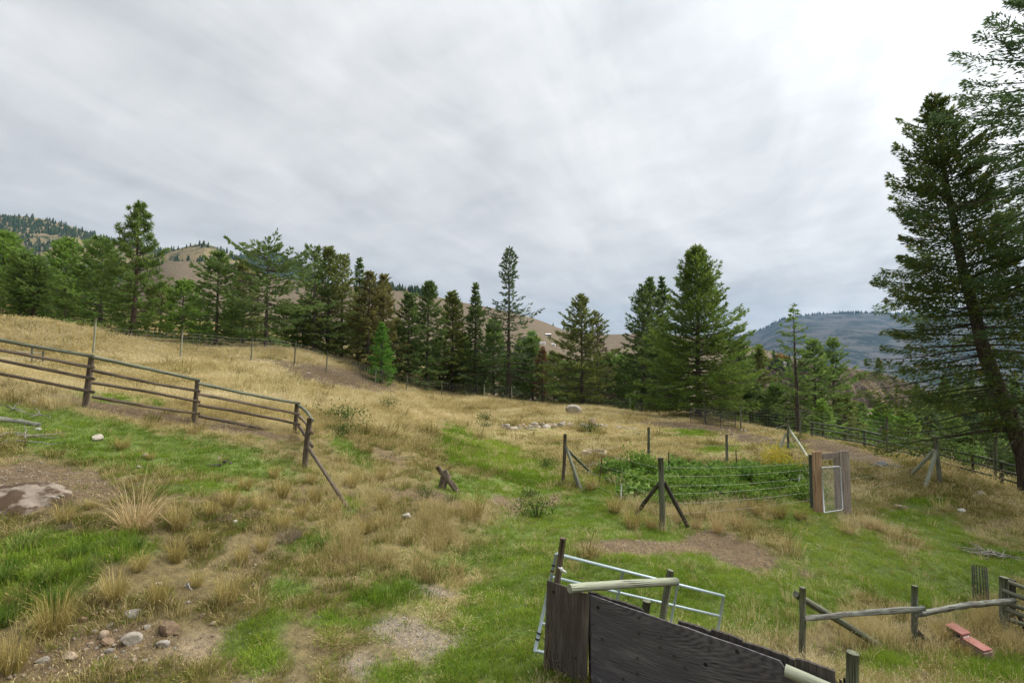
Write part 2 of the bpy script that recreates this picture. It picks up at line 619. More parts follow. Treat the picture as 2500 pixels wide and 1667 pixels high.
WOOD = m_wood('weathered_wood', (.062, .046, .033), (.24, .195, .145))
WOODG = m_wood('weathered_green_wood', (.055, .058, .042), (.25, .255, .19), 1.0, (.16, .19, .11))
WOODD = m_wood('dark_old_wood', (.03, .027, .024), (.12, .105, .09))
WOODL = m_wood('pale_treated_wood', (.2, .22, .15), (.43, .45, .35))
WOODX = m_wood('lichen_wood', (.04, .036, .03), (.3, .3, .26), 1.2, (.3, .34, .29))
PLANKB = m_wood('brown_plank', (.22, .135, .08), (.45, .31, .19), .6)
PLANKG = m_wood('grey_plank', (.16, .13, .11), (.4, .34, .29), .6)
DEADW = m_wood('dead_branch', (.12, .105, .09), (.42, .4, .37))


def m_bark(name, a, b):
    n = NT(name)
    o = n.coord()
    g = n.noise(n.mapping(o, (9, 9, 2.2)), 1.0, 6, .7, .8)
    col = n.mix(n.ramp(g, [(.35, (0, 0, 0)), (.65, (1, 1, 1))]), a, b)
    return n.pbr(col, .95, 0, n.bump(g, 1.0, .05), .1)


BARK = m_bark('fir_bark', (.035, .028, .023), (.14, .115, .095))
BARKP = m_bark('pine_bark', (.04, .03, .023), (.13, .095, .07))


def m_needles():
    n = NT('needles')
    a = n.attr('c')
    base = n.ocol()
    col = n.mix(n.ramp(a, [(.0, (.55, .6, .55)), (.5, (1, 1, 1)), (.86, (1.5, 1.45, 1.1)), (1, (2.1, 1.35, .85))]), (0, 0, 0), base)
    k = n.n('ShaderNodeMix', data_type='RGBA', blend_type='MULTIPLY')
    k.inputs['Factor'].default_value = 1.0
    r = n.ramp(a, [(.0, (.6, .64, .62)), (.5, (1, 1, 1)), (.84, (1.35, 1.3, 1.0)), (.93, (1.6, 1.45, .9)), (1, (2.2, 1.2, .8))])
    n.l(base, k.inputs['A'])
    n.l(r, k.inputs['B'])
    return n.leaf(k.outputs['Result'], .48)


NEEDLES = m_needles()


def m_leaf(name, stops, trans=.35):
    n = NT(name)
    t = n.attr('tint', 'INSTANCER')
    a = n.attr('c')
    f = n.math('ADD', n.math('MULTIPLY', a, .55), n.math('MULTIPLY', t, .55), clamp=True)
    return n.leaf(n.ramp(f, stops), trans)


STRAW = m_leaf('dry_straw', [(0, (.2, .165, .065)), (.3, (.38, .31, .13)), (.55, (.51, .42, .2)), (.8, (.62, .53, .29)), (1, (.7, .61, .4))])
OLIVE = m_leaf('olive_grass', [(0, (.08, .08, .024)), (.3, (.165, .148, .046)), (.55, (.255, .215, .074)), (.8, (.36, .295, .12)), (1, (.5, .41, .22))])
GREENG = m_leaf('green_grass', [(0, (.06, .11, .014)), (.3, (.13, .215, .024)), (.55, (.215, .32, .036)), (.8, (.32, .41, .06)), (1, (.45, .45, .12))])


def m_plain_leaf(name, stops, trans=.3):
    n = NT(name)
    f = n.math('ADD', n.math('MULTIPLY', n.attr('c'), .7), n.math('MULTIPLY', n.rand(), .3))
    return n.leaf(n.ramp(f, stops), trans)


BUNCH = m_plain_leaf('bunchgrass', [(0, (.13, .125, .035)), (.35, (.3, .255, .08)), (.7, (.46, .365, .15)), (1, (.58, .47, .24))])
BUNCHG = m_plain_leaf('green_bunchgrass', [(0, (.04, .085, .015)), (.4, (.11, .2, .035)), (.75, (.22, .26, .07)), (1, (.42, .36, .16))])
BUNCHP = m_plain_leaf('pale_stiff_grass', [(0, (.2, .15, .07)), (.4, (.45, .34, .17)), (.8, (.62, .48, .27)), (1, (.72, .58, .36))])
THATCH = m_plain_leaf('grey_thatch', [(0, (.09, .07, .045)), (.5, (.21, .165, .115)), (1, (.36, .3, .22))])
LEAFV = m_plain_leaf('vegetable_leaf', [(0, (.05, .1, .02)), (.5, (.135, .24, .04)), (.8, (.23, .34, .065)), (1, (.38, .44, .14))])
LEAFL = m_plain_leaf('light_vegetable_leaf', [(0, (.06, .14, .025)), (.5, (.14, .25, .05)), (1, (.32, .42, .13))])
LEAFY = m_plain_leaf('yellow_leaf', [(0, (.22, .2, .03)), (.5, (.5, .42, .05)), (1, (.65, .55, .1))])
LEAFO = m_plain_leaf('orange_leaf', [(0, (.2, .09, .02)), (.5, (.4, .2, .04)), (1, (.55, .32, .08))])
WEED = m_plain_leaf('weed_leaf', [(0, (.03, .06, .015)), (.5, (.075, .12, .03)), (1, (.17, .19, .06))])


def m_rock(name, a, b, sp=(.5, .47, .42), moss=None):
    n = NT(name)
    o = n.coord()
    r = n.n('ShaderNodeObjectInfo')
    off = n.n('ShaderNodeVectorMath', operation='ADD')
    n.l(o, off.inputs[0])
    n.l(r.outputs['Location'], off.inputs[1])
    p = off.outputs[0]
    g = n.noise(p, 5, 6, .6)
    f = n.noise(p, 60, 3, .7)
    col = n.mix(n.ramp(g, [(.32, (0, 0, 0)), (.7, (1, 1, 1))]), a, b)
    col = n.mix(n.ramp(f, [(.56, (0, 0, 0)), (.68, (.8, .8, .8))]), col, sp)
    col = n.mix(n.ramp(f, [(.3, (.7, .7, .7)), (.4, (0, 0, 0))]), col, (.06, .055, .05))
    if moss:
        mk = n.ramp(n.noise(p, 3.2, 6), [(.41, (0, 0, 0)), (.5, (1, 1, 1))])
        col = n.mix(mk, col, moss)
    x = n.n('ShaderNodeVectorMath', operation='SCALE')
    n.l(col, x.inputs[0])
    n.l(n.math('ADD', n.math('MULTIPLY', r.outputs['Random'], .45), .75), x.inputs['Scale'])
    return n.pbr(x.outputs[0], .9, 0, n.bump(n.math('ADD', g, n.math('MULTIPLY', f, .4)), .7, .02), .2)


ROCKG = m_rock('grey_stone', (.19, .17, .15), (.38, .35, .31))
ROCKB = m_rock('brown_stone', (.11, .075, .05), (.24, .17, .11), (.3, .23, .16))
ROCKP = m_rock('pale_granite', (.27, .24, .19), (.45, .41, .35), (.55, .51, .45))
ROCKW = m_rock('white_stone', (.4, .38, .35), (.58, .56, .53), (.65, .64, .61))
ROCKT = m_rock('tan_stone', (.24, .185, .13), (.43, .35, .26), (.52, .44, .34))
ROCKM = m_rock('mossy_bedrock', (.15, .122, .095), (.25, .21, .17), (.29, .25, .21), (.06, .04, .025))


def m_metal(name, a, b, rough=.45, metal=.6):
    n = NT(name)
    o = n.coord()
    g = n.noise(o, 7, 5)
    col = n.mix(g, a, b)
    return n.pbr(col, rough, metal, None, .4)


GALV = m_metal('galvanised_pipe', (.30, .40, .43), (.52, .62, .65), .5, .25)
GALVL = m_metal('bright_galvanised', (.5, .53, .54), (.7, .73, .74), .4, .4)
WIRE = m_metal('fence_wire', (.4, .4, .37), (.6, .59, .55), .5, .1)
MESHW = m_metal('mesh_wire', (.3, .3, .27), (.45, .45, .41), .5, .1)
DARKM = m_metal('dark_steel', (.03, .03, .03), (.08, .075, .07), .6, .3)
RUSTM = m_metal('rusted_steel', (.07, .04, .025), (.15, .09, .055), .8, .2)
GREENP = m_metal('green_painted_steel', (.05, .07, .06), (.1, .13, .11), .6, .1)


def m_simple(name, a, b, sc=6, rough=.8):
    n = NT(name)
    g = n.noise(n.coord(), sc, 5, .6)
    return n.pbr(n.mix(g, a, b), rough, 0, n.bump(g, .3, .01), .2)


REDP = m_simple('faded_red_paint', (.26, .06, .05), (.42, .24, .21), 22, .8)
PINKP = m_simple('bleached_red_paint', (.2, .11, .09), (.36, .27, .23), 20, .9)
WHITEP = m_simple('white_paint', (.72, .72, .7), (.82, .82, .8), 5, .5)
DARKG = m_simple('dark_window', (.02, .02, .025), (.05, .05, .06), 5, .3)
CONC = m_simple('pale_concrete', (.3, .245, .17), (.45, .385, .3), 8, .95)
NETM = m_simple('grey_net', (.09, .1, .115), (.17, .185, .21), 30, .9)
ROOFW = m_simple('white_metal_roof', (.7, .72, .75), (.85, .86, .88), 3, .5)
ROOFD = m_simple('dark_roof', (.06, .045, .04), (.12, .09, .08), 3, .9)
ROPE = m_simple('white_rope', (.6, .58, .5), (.75, .73, .66), 9, .8)


def m_ply(name, dark, light, horiz=True):
    n = NT(name)
    o = n.coord()
    sc = (2.2, 1, 60) if horiz else (55, 1, 2.2)
    w = n.noise(n.mapping(o, sc), 1.0, 6, .7, .5)
    # cathedral figure of the rotary-cut veneer
    q = n.mapping(o, (.55, .55, 2.6) if horiz else (2.6, .55, .5))
    rg = n.n('ShaderNodeTexWave', wave_type='RINGS', rings_direction='Y')
    rg.inputs['Scale'].default_value = 5.5
    rg.inputs['Distortion'].default_value = 9.0
    rg.inputs['Detail'].default_value = 3
    rg.inputs['Detail Scale'].default_value = .8
    n.l(q, rg.inputs['Vector'])
    f = n.math('ADD', n.math('MULTIPLY', w, .8), n.math('MULTIPLY', rg.outputs['Fac'], .2))
    col = n.mix(n.ramp(f, [(.3, (0, 0, 0)), (.75, (1, 1, 1))]), dark, light)
    b = n.noise(o, 1.7, 4)
    col = n.mix(n.ramp(b, [(.4, (0, 0, 0)), (.65, (.75, .75, .75))]), col, (.06, .045, .036) if not horiz else (.075, .07, .078))
    pw = n.ramp(n.noise(n.mapping(o, (1.2, 1, 9) if horiz else (9, 1, 1.0)), 1.0, 5, .65), [(.5, (0, 0, 0)), (.72, (.65, .65, .65))])
    col = n.mix(pw, col, (.2, .19, .195) if horiz else (.19, .165, .145))
    vor = n.n('ShaderNodeTexVoronoi')
    vor.inputs['Scale'].default_value = 4.5
    n.l(o, vor.inputs['Vector'])
    kn = n.ramp(vor.outputs['Distance'], [(.07, (0, 0, 0)), (.13, (1, 1, 1))])
    col = n.mix(.9, col, kn, 'MULTIPLY')
    return n.pbr(col, .75, 0, n.bump(f, .5, .004), .3)


PLYH = m_ply('dark_plywood', (.022, .02, .024), (.17, .16, .175), True)
PLYV = m_ply('brown_plywood', (.02, .016, .014), (.13, .11, .098), False)


def m_ground():
    n = NT('ground')
    c = n.attr('gc', out='Color')
    p = n.pos()
    a = n.noise(p, 9, 6, .65)
    b = n.noise(p, 55, 4, .7)
    k = n.ramp(n.math('ADD', n.math('MULTIPLY', a, .5), n.math('MULTIPLY', b, .5)), [(.34, (.34, .32, .3)), (.5, (1, 1, 1)), (.66, (1.75, 1.68, 1.58))])
    col = n.mix(1.0, c, k, 'MULTIPLY')
    v = n.n('ShaderNodeTexVoronoi')
    v.inputs['Scale'].default_value = 34
    n.l(p, v.inputs['Vector'])
    pe = n.math('MULTIPLY', n.ramp(v.outputs['Distance'], [(.18, (1, 1, 1)), (.3, (0, 0, 0))]), n.attr('peb'))
    col = n.mix(pe, col, n.mix(n.noise(p, 40, 2), (.3, .26, .22), (.6, .56, .51)))
    h = n.math('ADD', n.math('ADD', a, n.math('MULTIPLY', b, .5)), n.math('MULTIPLY', pe, .5))
    return n.pbr(col, .95, 0, n.bump(h, .8, .04), .1)


GROUND = m_ground()
GC = np.array([[.29, .235, .105], [.1, .14, .035], [.135, .098, .06], [.225, .19, .15], [.15, .122, .062], [.075, .06, .035]])


# ------------------------------------------------------------------ ground sheet
def build_ground():
    s = np.linspace(-math.asinh(6500 / 7), math.asinh(6500 / 7), 560)
    X = 7 * np.sinh(s)
    t = np.linspace(math.asinh(-60 / 6), math.asinh(6500 / 6), 520)
    Y = 8 + 6 * np.sinh(t)
    XX, YY = np.meshgrid(X, Y, indexing='ij')
    x, y = XX.ravel(), YY.ravel()
    z = Hg(x, y)
    W, tall, u, v = zones(x, y)
    W /= W.sum(-1, keepdims=True)
    c = W @ GC
    n = fbm(x * .35, y * .35, 77, 4)
    c = c * (0.75 + .5 * n)[:, None]
    R = np.hypot(x, y)
    w = sstep(60, 140, R)[:, None]
    az = np.degrees(np.arctan2(x, y))
    farc = np.where((az < 12)[:, None], np.array([[.26, .2, .11]]), np.array([[.045, .06, .034]]))
    c = c * (1 - w) + farc * w * (0.7 + .6 * fbm(x * .03, y * .03, 5))[:, None]
    # trodden brown mulch / dark soil behind the garden
    ml = blob(u, v, [(2070, 1108, 130, 20, 14), (1690, 1041, 150, 9, 4), (1850, 1076, 110, 14, 12), (820, 925, 190, 30, 10)]) * (R < 70)
    c = c * (1 - .45 * ml[:, None])
    pk = blob(u, v, [(480, 1578, 95, 34, -25)]) * (R < 12)
    c = c * (1 - pk[:, None]) + np.array([[.22, .175, .115]]) * pk[:, None]
    peb = W[:, 3] * .95 + W[:, 2] * .3
    nx, ny = len(X), len(Y)
    i = np.arange(nx - 1)[:, None] * ny + np.arange(ny - 1)[None]
    Q = np.stack([i, i + ny, i + ny + 1, i + 1], -1).reshape(-1, 4)
    me = mesh_np('ground', np.stack([x, y, z], -1), Q, GROUND, {'gc': c, 'peb': peb * (R < 40)}, True)
    o = bpy.data.objects.new('ground', me)
    link(o)
    tag(o, 'grassy sloping pasture ground with bare soil and gravel patches', None, None, 'structure')


build_ground()


# ------------------------------------------------------------------ hills
def m_hill(name, grass, grass2, rock, forest, fscale, fmin, rmin):
    n = NT(name)
    p = n.pos()
    a = n.noise(p, .012 * fscale, 6, .6)
    b = n.noise(p, .06 * fscale, 5, .65)
    c = n.noise(p, .5 * fscale, 3, .7)
    col = n.mix(a, grass, grass2)
    rk = n.ramp(n.math('ADD', n.math('MULTIPLY', b, .7), n.math('MULTIPLY', a, .3)), [(rmin, (0, 0, 0)), (rmin + .08, (1, 1, 1))])
    col = n.mix(rk, col, rock)
    fo = n.ramp(n.math('ADD', n.math('MULTIPLY', a, .6), n.math('MULTIPLY', b, .4)), [(fmin, (0, 0, 0)), (fmin + .05, (1, 1, 1))])
    col = n.mix(fo, col, forest)
    col = n.mix(n.math('MULTIPLY', c, .6), col, n.mix(.5, col, (.02, .02, .02)))
    return n.pbr(col, .95, 0, n.bump(n.math('ADD', b, n.math('MULTIPLY', c, .3)), .8, 6), .05)


HILL_A = m_hill('grass_hill', (.28, .215, .11), (.2, .17, .095), (.18, .16, .145), (.03, .048, .024), 1, .5, .58)
HILL_G = m_hill('golden_ridge', (.205, .162, .105), (.155, .125, .09), (.13, .1, .08), (.1, .09, .05), 1.5, .78, .66)
HILL_F = m_hill('forest_ridge', (.05, .075, .035), (.06, .085, .04), (.1, .1, .08), (.03, .05, .025), 1, .5, .75)
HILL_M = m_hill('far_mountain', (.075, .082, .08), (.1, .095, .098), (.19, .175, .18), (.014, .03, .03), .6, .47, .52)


def m_cliff():
    n = NT('rock_bluff')
    p = n.pos()
    nz = n.n('ShaderNodeSeparateXYZ')
    n.l(n.n('ShaderNodeNewGeometry').outputs['True Normal'], nz.inputs[0])
    st = n.noise(n.mapping(p, (.35, .35, .05)), 1.0, 6, .7, .6)
    a = n.noise(p, .3, 5, .7)
    rock = n.mix(n.ramp(st, [(.35, (0, 0, 0)), (.62, (1, 1, 1))]), (.06, .045, .04), (.22, .17, .145))
    rock = n.mix(n.ramp(st, [(.58, (0, 0, 0)), (.66, (.9, .9, .9))]), rock, (.4, .33, .24))
    gr = n.mix(a, (.3, .23, .11), (.2, .16, .08))
    k = n.ramp(nz.outputs[2], [(.55, (0, 0, 0)), (.8, (1, 1, 1))])
    return n.pbr(n.mix(k, rock, gr), .95, 0, n.bump(n.math('ADD', st, a), 1.0, 2.0), .05)


CLIFF = m_cliff()
HILLS = {}


def hill(name, label, sky, D, Db, zb, mat, power=1.3, rough=.05, Dback=None, nu=150, nt=46, seed=1):
    """a hill whose crest, at distance D, follows skyline pixels; it falls to zb at distance Db in front and behind"""
    su, sv = [a[0] for a in sky], [a[1] for a in sky]
    U = np.linspace(su[0], su[-1], nu)
    Vv = np.interp(U, su, sv)
    for _ in range(2):
        Vv[1:-1] = (Vv[:-2] + 2 * Vv[1:-1] + Vv[2:]) / 4
    T = np.concatenate([np.linspace(0, 1, nt - 12), np.linspace(1, 1.7, 13)[1:]])
    dirs = np.array([ray(u, v) for u, v in zip(U, Vv)])
    top = dirs / dirs[:, 1:2]
    DD = D * (1 + .10 * (fbm(U / 260.0, U * 0, seed + 3, 3) - .5))
    X0 = top[:, 0]
    zt = CAMZ + top[:, 2] * DD
    Yg = np.where(T[None] <= 1, Db + (DD[:, None] - Db) * T[None], DD[:, None] + (T[None] - 1) * .35 * (DD[:, None] - Db))
    Xg = X0[:, None] * Yg
    e = np.where(T <= 1, T ** power, np.maximum(1 - (T - 1) ** 1.5 * 1.2, -.2))
    Zg = zb + (zt[:, None] - zb) * e[None]
    Hh = np.maximum(zt[:, None] - zb, 1)
    sc = 3.0 / (D - Db)
    nz = fbm(Xg * sc, Yg * sc, seed, 5) - .5
    mask = np.sin(np.clip(T, 0, 1) * math.pi)[None] + .06
    Zg = Zg + nz * Hh * rough * 4 * mask
    if name == 'rock_bluff':
        Yg = Yg + ((fbm(Xg * .12, Zg * .02, 71, 4) - .5) * 16 + (fbm(Xg * .5, Zg * .12, 72, 3) - .5) * 5) * mask
    V = np.stack([Xg, Yg, Zg], -1)
    k = len(T)
    i = np.arange(nu - 1)[:, None] * k + np.arange(k - 1)[None]
    Q = np.stack([i, i + k, i + k + 1, i + 1], -1).reshape(-1, 4)
    me = mesh_np(name, V.reshape(-1, 3), Q, mat, None, True)
    o = bpy.data.objects.new(name, me)
    link(o)
    tag(o, label, None, None, 'structure')
    HILLS[name if name not in HILLS else name + label] = (U, V, T)
    return U, V, T


h1 = hill('hill', 'tall grassy hill with dark pines along its long crest', [(-700, 470), (-300, 500), (0, 523), (60, 527), (120, 536), (200, 560), (260, 582), (330, 597), (400, 612), (470, 640), (600, 700), (800, 770), (1100, 840)], 1500, 420, 0, HILL_A, 1.15, .045, seed=11)
h2 = hill('knoll', 'rocky reddish knoll dotted with pines', [(150, 760), (280, 690), (380, 622), (440, 606), (470, 598), (500, 594), (530, 604), (560, 622), (600, 645), (700, 705), (820, 780)], 1050, 420, 10, HILL_A, 1.0, .05, seed=23)
h3 = hill('forested_ridge', 'dark forested ridge far behind the firs', [(430, 690), (520, 645), (580, 624), (620, 616), (660, 617), (700, 628), (740, 652), (800, 690), (900, 725), (1010, 775), (1200, 840)], 2100, 900, 10, HILL_F, 1.1, .03, seed=31)
h4 = hill('golden_ridge', 'bare golden brown grass ridge sloping down to the valley', [(-500, 800), (-200, 770), (100, 745), (250, 715), (340, 665), (400, 642), (440, 637), (500, 642), (600, 662), (700, 682), (780, 692), (850, 698), (930, 702), (960, 700), (1000, 707), (1060, 723), (1120, 737), (1200, 751), (1300, 776), (1340, 790), (1380, 808), (1450, 818), (1600, 813), (1750, 827), (1900, 862), (2150, 930)], 640, 200, -14, HILL_G, 1.0, .03, seed=41, nu=200)
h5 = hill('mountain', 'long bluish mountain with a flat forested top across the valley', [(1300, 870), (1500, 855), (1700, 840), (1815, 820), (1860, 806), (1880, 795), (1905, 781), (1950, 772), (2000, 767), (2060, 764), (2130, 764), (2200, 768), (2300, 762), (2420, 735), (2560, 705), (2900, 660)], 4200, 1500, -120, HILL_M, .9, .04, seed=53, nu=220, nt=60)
h6 = hill('rock_bluff', 'steep brown rock bluff with a dry grass top', [(1780, 900), (1850, 868), (1900, 878), (1990, 893), (2060, 896), (2130, 908), (2180, 918), (2260, 952), (2400, 1010), (2600, 1080)], 235, 208, -60, CLIFF, .75, .03, seed=61, nu=220, nt=80)
HN = ['h1', 'h2', 'h3', 'h4', 'h5', 'h6']


def on_hill(h, u, v):
    U, V, T = h
    i = int(np.argmin(abs(U - u)))
    m = T <= 1
    pu, pv = proj(V[i][m])
    k = int(np.argmin(abs(pv - v)))
    return V[i][m][k]


# ------------------------------------------------------------------ scatter by geometry nodes (only for what nobody could count)
def scatter(name, label, srcs, P, rot, scl, idx, tint):
    col = bpy.data.collections.new(name + '_pieces')
    for i, me in enumerate(srcs):
        col.objects.link(bpy.data.objects.new('%s_piece_%02d' % (name, i), me))
    me = bpy.data.meshes.new(name)
    me.vertices.add(len(P))
    me.vertices.foreach_set('co', np.asarray(P, np.float32).ravel())
    for nm, t, k, d in (('idx', 'INT', 'value', np.asarray(idx, np.int32)), ('tint', 'FLOAT', 'value', np.asarray(tint, np.float32)),
                        ('rot', 'FLOAT_VECTOR', 'vector', np.asarray(rot, np.float32).ravel()), ('scl', 'FLOAT_VECTOR', 'vector', np.asarray(scl, np.float32).ravel())):
        a = me.attributes.new(nm, t, 'POINT')
        a.data.foreach_set(k, d)
    o = bpy.data.objects.new(name, me)
    link(o)
    ng = bpy.data.node_groups.new(name + '_scatter', 'GeometryNodeTree')
    ng.interface.new_socket('Geometry', in_out='INPUT', socket_type='NodeSocketGeometry')
    ng.interface.new_socket('Geometry', in_out='OUTPUT', socket_type='NodeSocketGeometry')
    N, L = ng.nodes, ng.links
    gi, go = N.new('NodeGroupInput'), N.new('NodeGroupOutput')
    ci = N.new('GeometryNodeCollectionInfo')
    ci.inputs['Collection'].default_value = col
    ci.inputs['Separate Children'].default_value = True
    ci.inputs['Reset Children'].default_value = True
    ip = N.new('GeometryNodeInstanceOnPoints')
    ip.inputs['Pick Instance'].default_value = True

    def na(n, t):
        x = N.new('GeometryNodeInputNamedAttribute')
        x.data_type = t
        x.inputs['Name'].default_value = n
        return [q for q in x.outputs if q.enabled][0]
    L.new(gi.outputs[0], ip.inputs['Points'])
    L.new(ci.outputs[0], ip.inputs['Instance'])
    L.new(na('idx', 'INT'), ip.inputs['Instance Index'])
    L.new(na('rot', 'FLOAT_VECTOR'), ip.inputs['Rotation'])
    L.new(na('scl', 'FLOAT_VECTOR'), ip.inputs['Scale'])
    L.new(ip.outputs[0], go.inputs[0])
    m = o.modifiers.new('scatter', 'NODES')
    m.node_group = ng
    return tag(o, label, None, None, 'stuff')


def blades(n, h, spread, w, lean, curve, seed, mat, heads=0.0, flat=0.0):
    """a tuft of n curved blades: (heights h0..h1, footprint radius, width, lean, tip curve)"""
    g = np.random.default_rng(seed)
    a = g.random(n) * 2 * math.pi
    r = spread * np.sqrt(g.random(n))
    b = np.stack([r * np.cos(a), r * np.sin(a), np.full(n, -.02)], -1)
    az = a + (g.random(n) - .5) * 1.6
    ln = lean * (0.25 + g.random(n)) + flat * g.random(n)
    H = h[0] + (h[1] - h[0]) * g.random(n) ** 1.3
    d = np.stack([np.cos(az), np.sin(az), np.zeros(n)], -1)
    up = np.array([0, 0, 1.0])
    p1 = b + (up[None] * np.cos(ln * .6)[:, None] + d * np.sin(ln * .6)[:, None]) * (H * .55)[:, None]
    l2 = ln + curve * (0.3 + g.random(n))
    p2 = p1 + (up[None] * np.cos(l2)[:, None] + d * np.sin(l2)[:, None]) * (H * .45)[:, None]
    sa = g.random(n) * math.pi
    s = np.stack([np.cos(sa), np.sin(sa), np.zeros(n)], -1) * (w * (.6 + .8 * g.random(n)) / 2)[:, None]
    V = np.stack([b - s, b + s, p1 - s * .8, p1 + s * .8, p2], 1).reshape(-1, 3)
    k = np.arange(n) * 5
    T = np.concatenate([np.stack([k, k + 1, k + 3], -1), np.stack([k, k + 3, k + 2], -1), np.stack([k + 2, k + 3, k + 4], -1)])
    c = np.repeat(g.random(n), 5) * .8 + np.tile([0, 0, .12, .12, .2], n)
    if heads:
        q = np.where(g.random(n) < heads)[0]
        dd = (p2 - p1)[q]
        dd /= np.linalg.norm(dd, axis=1, keepdims=True)
        hs = s[q] * 1.5
        e = p2[q]
        hl = .045
        V2 = np.stack([e - dd * .02, e + dd * hl * .4 - hs, e + dd * hl * .4 + hs, e + dd * hl], 1).reshape(-1, 3)
        k2 = np.arange(len(q)) * 4 + len(V)
        T = np.concatenate([T, np.stack([k2, k2 + 2, k2 + 1], -1), np.stack([k2 + 1, k2 + 2, k2 + 3], -1)])
        V = np.concatenate([V, V2])
        c = np.concatenate([c, np.repeat(.75 + .25 * g.random(len(q)), 4)])
    return mesh_np('tuft', V, T, mat, {'c': np.clip(c, 0, 1)})


def build_grass():
    # candidate points: even in the picture, denser near the camera
    g = np.random.default_rng(17)
    bands = [(4.2, 7.5, 150), (7.5, 11, 100), (11, 16, 60), (16, 24, 34), (24, 36, 17), (36, 52, 9), (52, 78, 5)]
    XS, YS = [], []
    for y0, y1, rho in bands:
        wid = 1.32
        area = wid * (y1 ** 2 - y0 ** 2)
        n = int(area * rho)
        y = np.sqrt(y0 ** 2 + (y1 ** 2 - y0 ** 2) * g.random(n))
        XS.append((g.random(n) * 2 - 1) * y * wid)
        YS.append(y)
    x, y = np.concatenate(XS), np.concatenate(YS)
    W, tall, u, v = zones(x, y)
    z = Hg(x, y)
    n = len(x)
    Wp = W / W.sum(-1, keepdims=True)
    cum = np.cumsum(Wp, -1)
    k = (g.random(n)[:, None] > cum).sum(-1)
    dens = np.array([1.0, 1.0, .6, .42, 1.0, .35])[np.minimum(k, 5)]
    keep = g.random(n) < dens
    # clumping: bare soil shows between the bunches in the dry foreground
    cl = fbm(x * 1.7, y * 1.7, 91, 3)
    near = (v > 1150) & (u < 1050)
    keep &= ~((k == 4) & (cl < .40) & (y < 16))
    keep &= ~((k == 0) & near & (g.random(n) < .8))
    keep &= ~((k == 0) & (v > 1430) & (u < 1330) & (g.random(n) < .5))
    # nothing grows on the bedrock, under the stones wall, or inside the panel
    keep &= ~((u < 130) & (v > 1140) & (v < 1250) & (y < 13) & (g.random(n) < .93))
    x, y, z, k, u, v, tall = x[keep], y[keep], z[keep], k[keep], u[keep], v[keep], tall[keep]
    n = len(x)
    big = np.clip(y / 14, 1, 2.2)
    tint = np.clip(fbm(x * .45, y * .45, 55, 4) * 2.3 - .65 + (g.random(n) - .5) * .35, 0, 1)
    rotz = g.random(n) * 2 * math.pi
    rot = np.stack([(g.random(n) - .5) * .25, (g.random(n) - .5) * .25, rotz], -1)
    hv = .75 + .6 * g.random(n)
    # --- dry grass: straw (0), mixed olive (4), sparse on soil (2, 3)
    srcs, S = [], 0
    for i in range(5):
        srcs.append(blades(34, (.10, .36), .16, .006, .4, .6, 200 + i, STRAW, .35))          # 0-4 tall straw, near
    for i in range(3):
        srcs.append(blades(36, (.12, .36), .24, .014, .45, .6, 210 + i, STRAW, .4))              # 5-7 tall straw, far
    for i in range(4):
        srcs.append(blades(38, (.06, .2), .13, .006, .7, .8, 220 + i, OLIVE, 0))              # 8-11 short dry
    for i in range(3):
        srcs.append(blades(34, (.08, .26), .2, .012, .7, .7, 230 + i, OLIVE, 0))              # 12-14 short dry, far
    for i in range(3):
        srcs.append(blades(12, (.03, .16), .15, .005, 1.2, .5, 240 + i, STRAW, 0, .6))        # 15-17 flat litter
    m = (k == 0) | (k == 4) | (k == 2) | (k == 3) | ((k == 1) & (g.random(n) < .07))
    far = y > 17
    r5, r4, r3 = g.integers(0, 5, n), g.integers(0, 4, n), g.integers(0, 3, n)
    lowband = sstep(1450, 1560, v) * (u > 560) * (u < 1300)
    straw = (k == 0) | ((k == 4) & (g.random(n) < .16 + .6 * tall)) | ((k == 1) & (g.random(n) < .5))
    idx = np.where(straw, np.where(far, 5 + r3, r5), np.where(far, 12 + r3, 8 + r4))
    idx = np.where((k == 2) | (k == 3), 15 + r3, idx)
    hs = hv * np.where(straw, .62 + .75 * tall + .3 * (v < 1000) - .3 * lowband, .8)
    near_track = blob(u, v, [(1130, 1500, 230, 130), (900, 1550, 220, 90)])
    hs = hs * (1 - .55 * near_track * (tall < .3))
    rockrow = blob(u, v, [(1340, 1058, 200, 16), (1400, 1016, 40, 10), (1452, 1118, 45, 10), (1690, 1060, 150, 16)])
    hs = hs * (1 - .75 * rockrow)
    scl = np.stack([big * .9, big * .9, np.minimum(hs, 1.5) * np.clip(big, 1, 1.25)], -1)
    tint2 = np.clip(tint + .06 * (v < 1075) + .05 * tall - .22 * (v > 1150) * (u < 950), 0, 1)
    P = np.stack([x, y, z], -1)
    scatter('dry_grass', 'dry straw coloured grass covering the pasture slopes', srcs, P[m], rot[m], scl[m], idx[m], tint2[m])
    # --- coarse tussocks breaking up the even straw
    srcs2 = [blades(60, (.15, .5), .16, .010, .7, .8, 260 + i, OLIVE, .2) for i in range(3)] + [blades(50, (.2, .6), .14, .009, .6, .8, 270 + i, STRAW, .6) for i in range(3)]
    cl2 = fbm(x * .6, y * .6, 123, 3)
    mt = ((k == 0) | (k == 4)) & (g.random(n) < .09 * np.clip((cl2 - .4) * 5, 0, 1)) & (v < np.where(u < 950, 1130, 1430))
    i2 = g.integers(0, 6, n)
    sc2 = (.7 + .7 * g.random(n)) * np.clip(y / 16, 1, 1.5)
    scatter('grass_tussocks', 'rougher dry tussocks dotted through the pasture grass', srcs2, P[mt], rot[mt], np.stack([sc2, sc2, sc2 * (.7 + .5 * g.random(n))], -1)[mt], i2[mt], (tint * .7)[mt])
    # --- green grass
    srcs = []
    for i in range(4):
        srcs.append(blades(46, (.04, .12), .13, .006, .6, .8, 300 + i, GREENG))
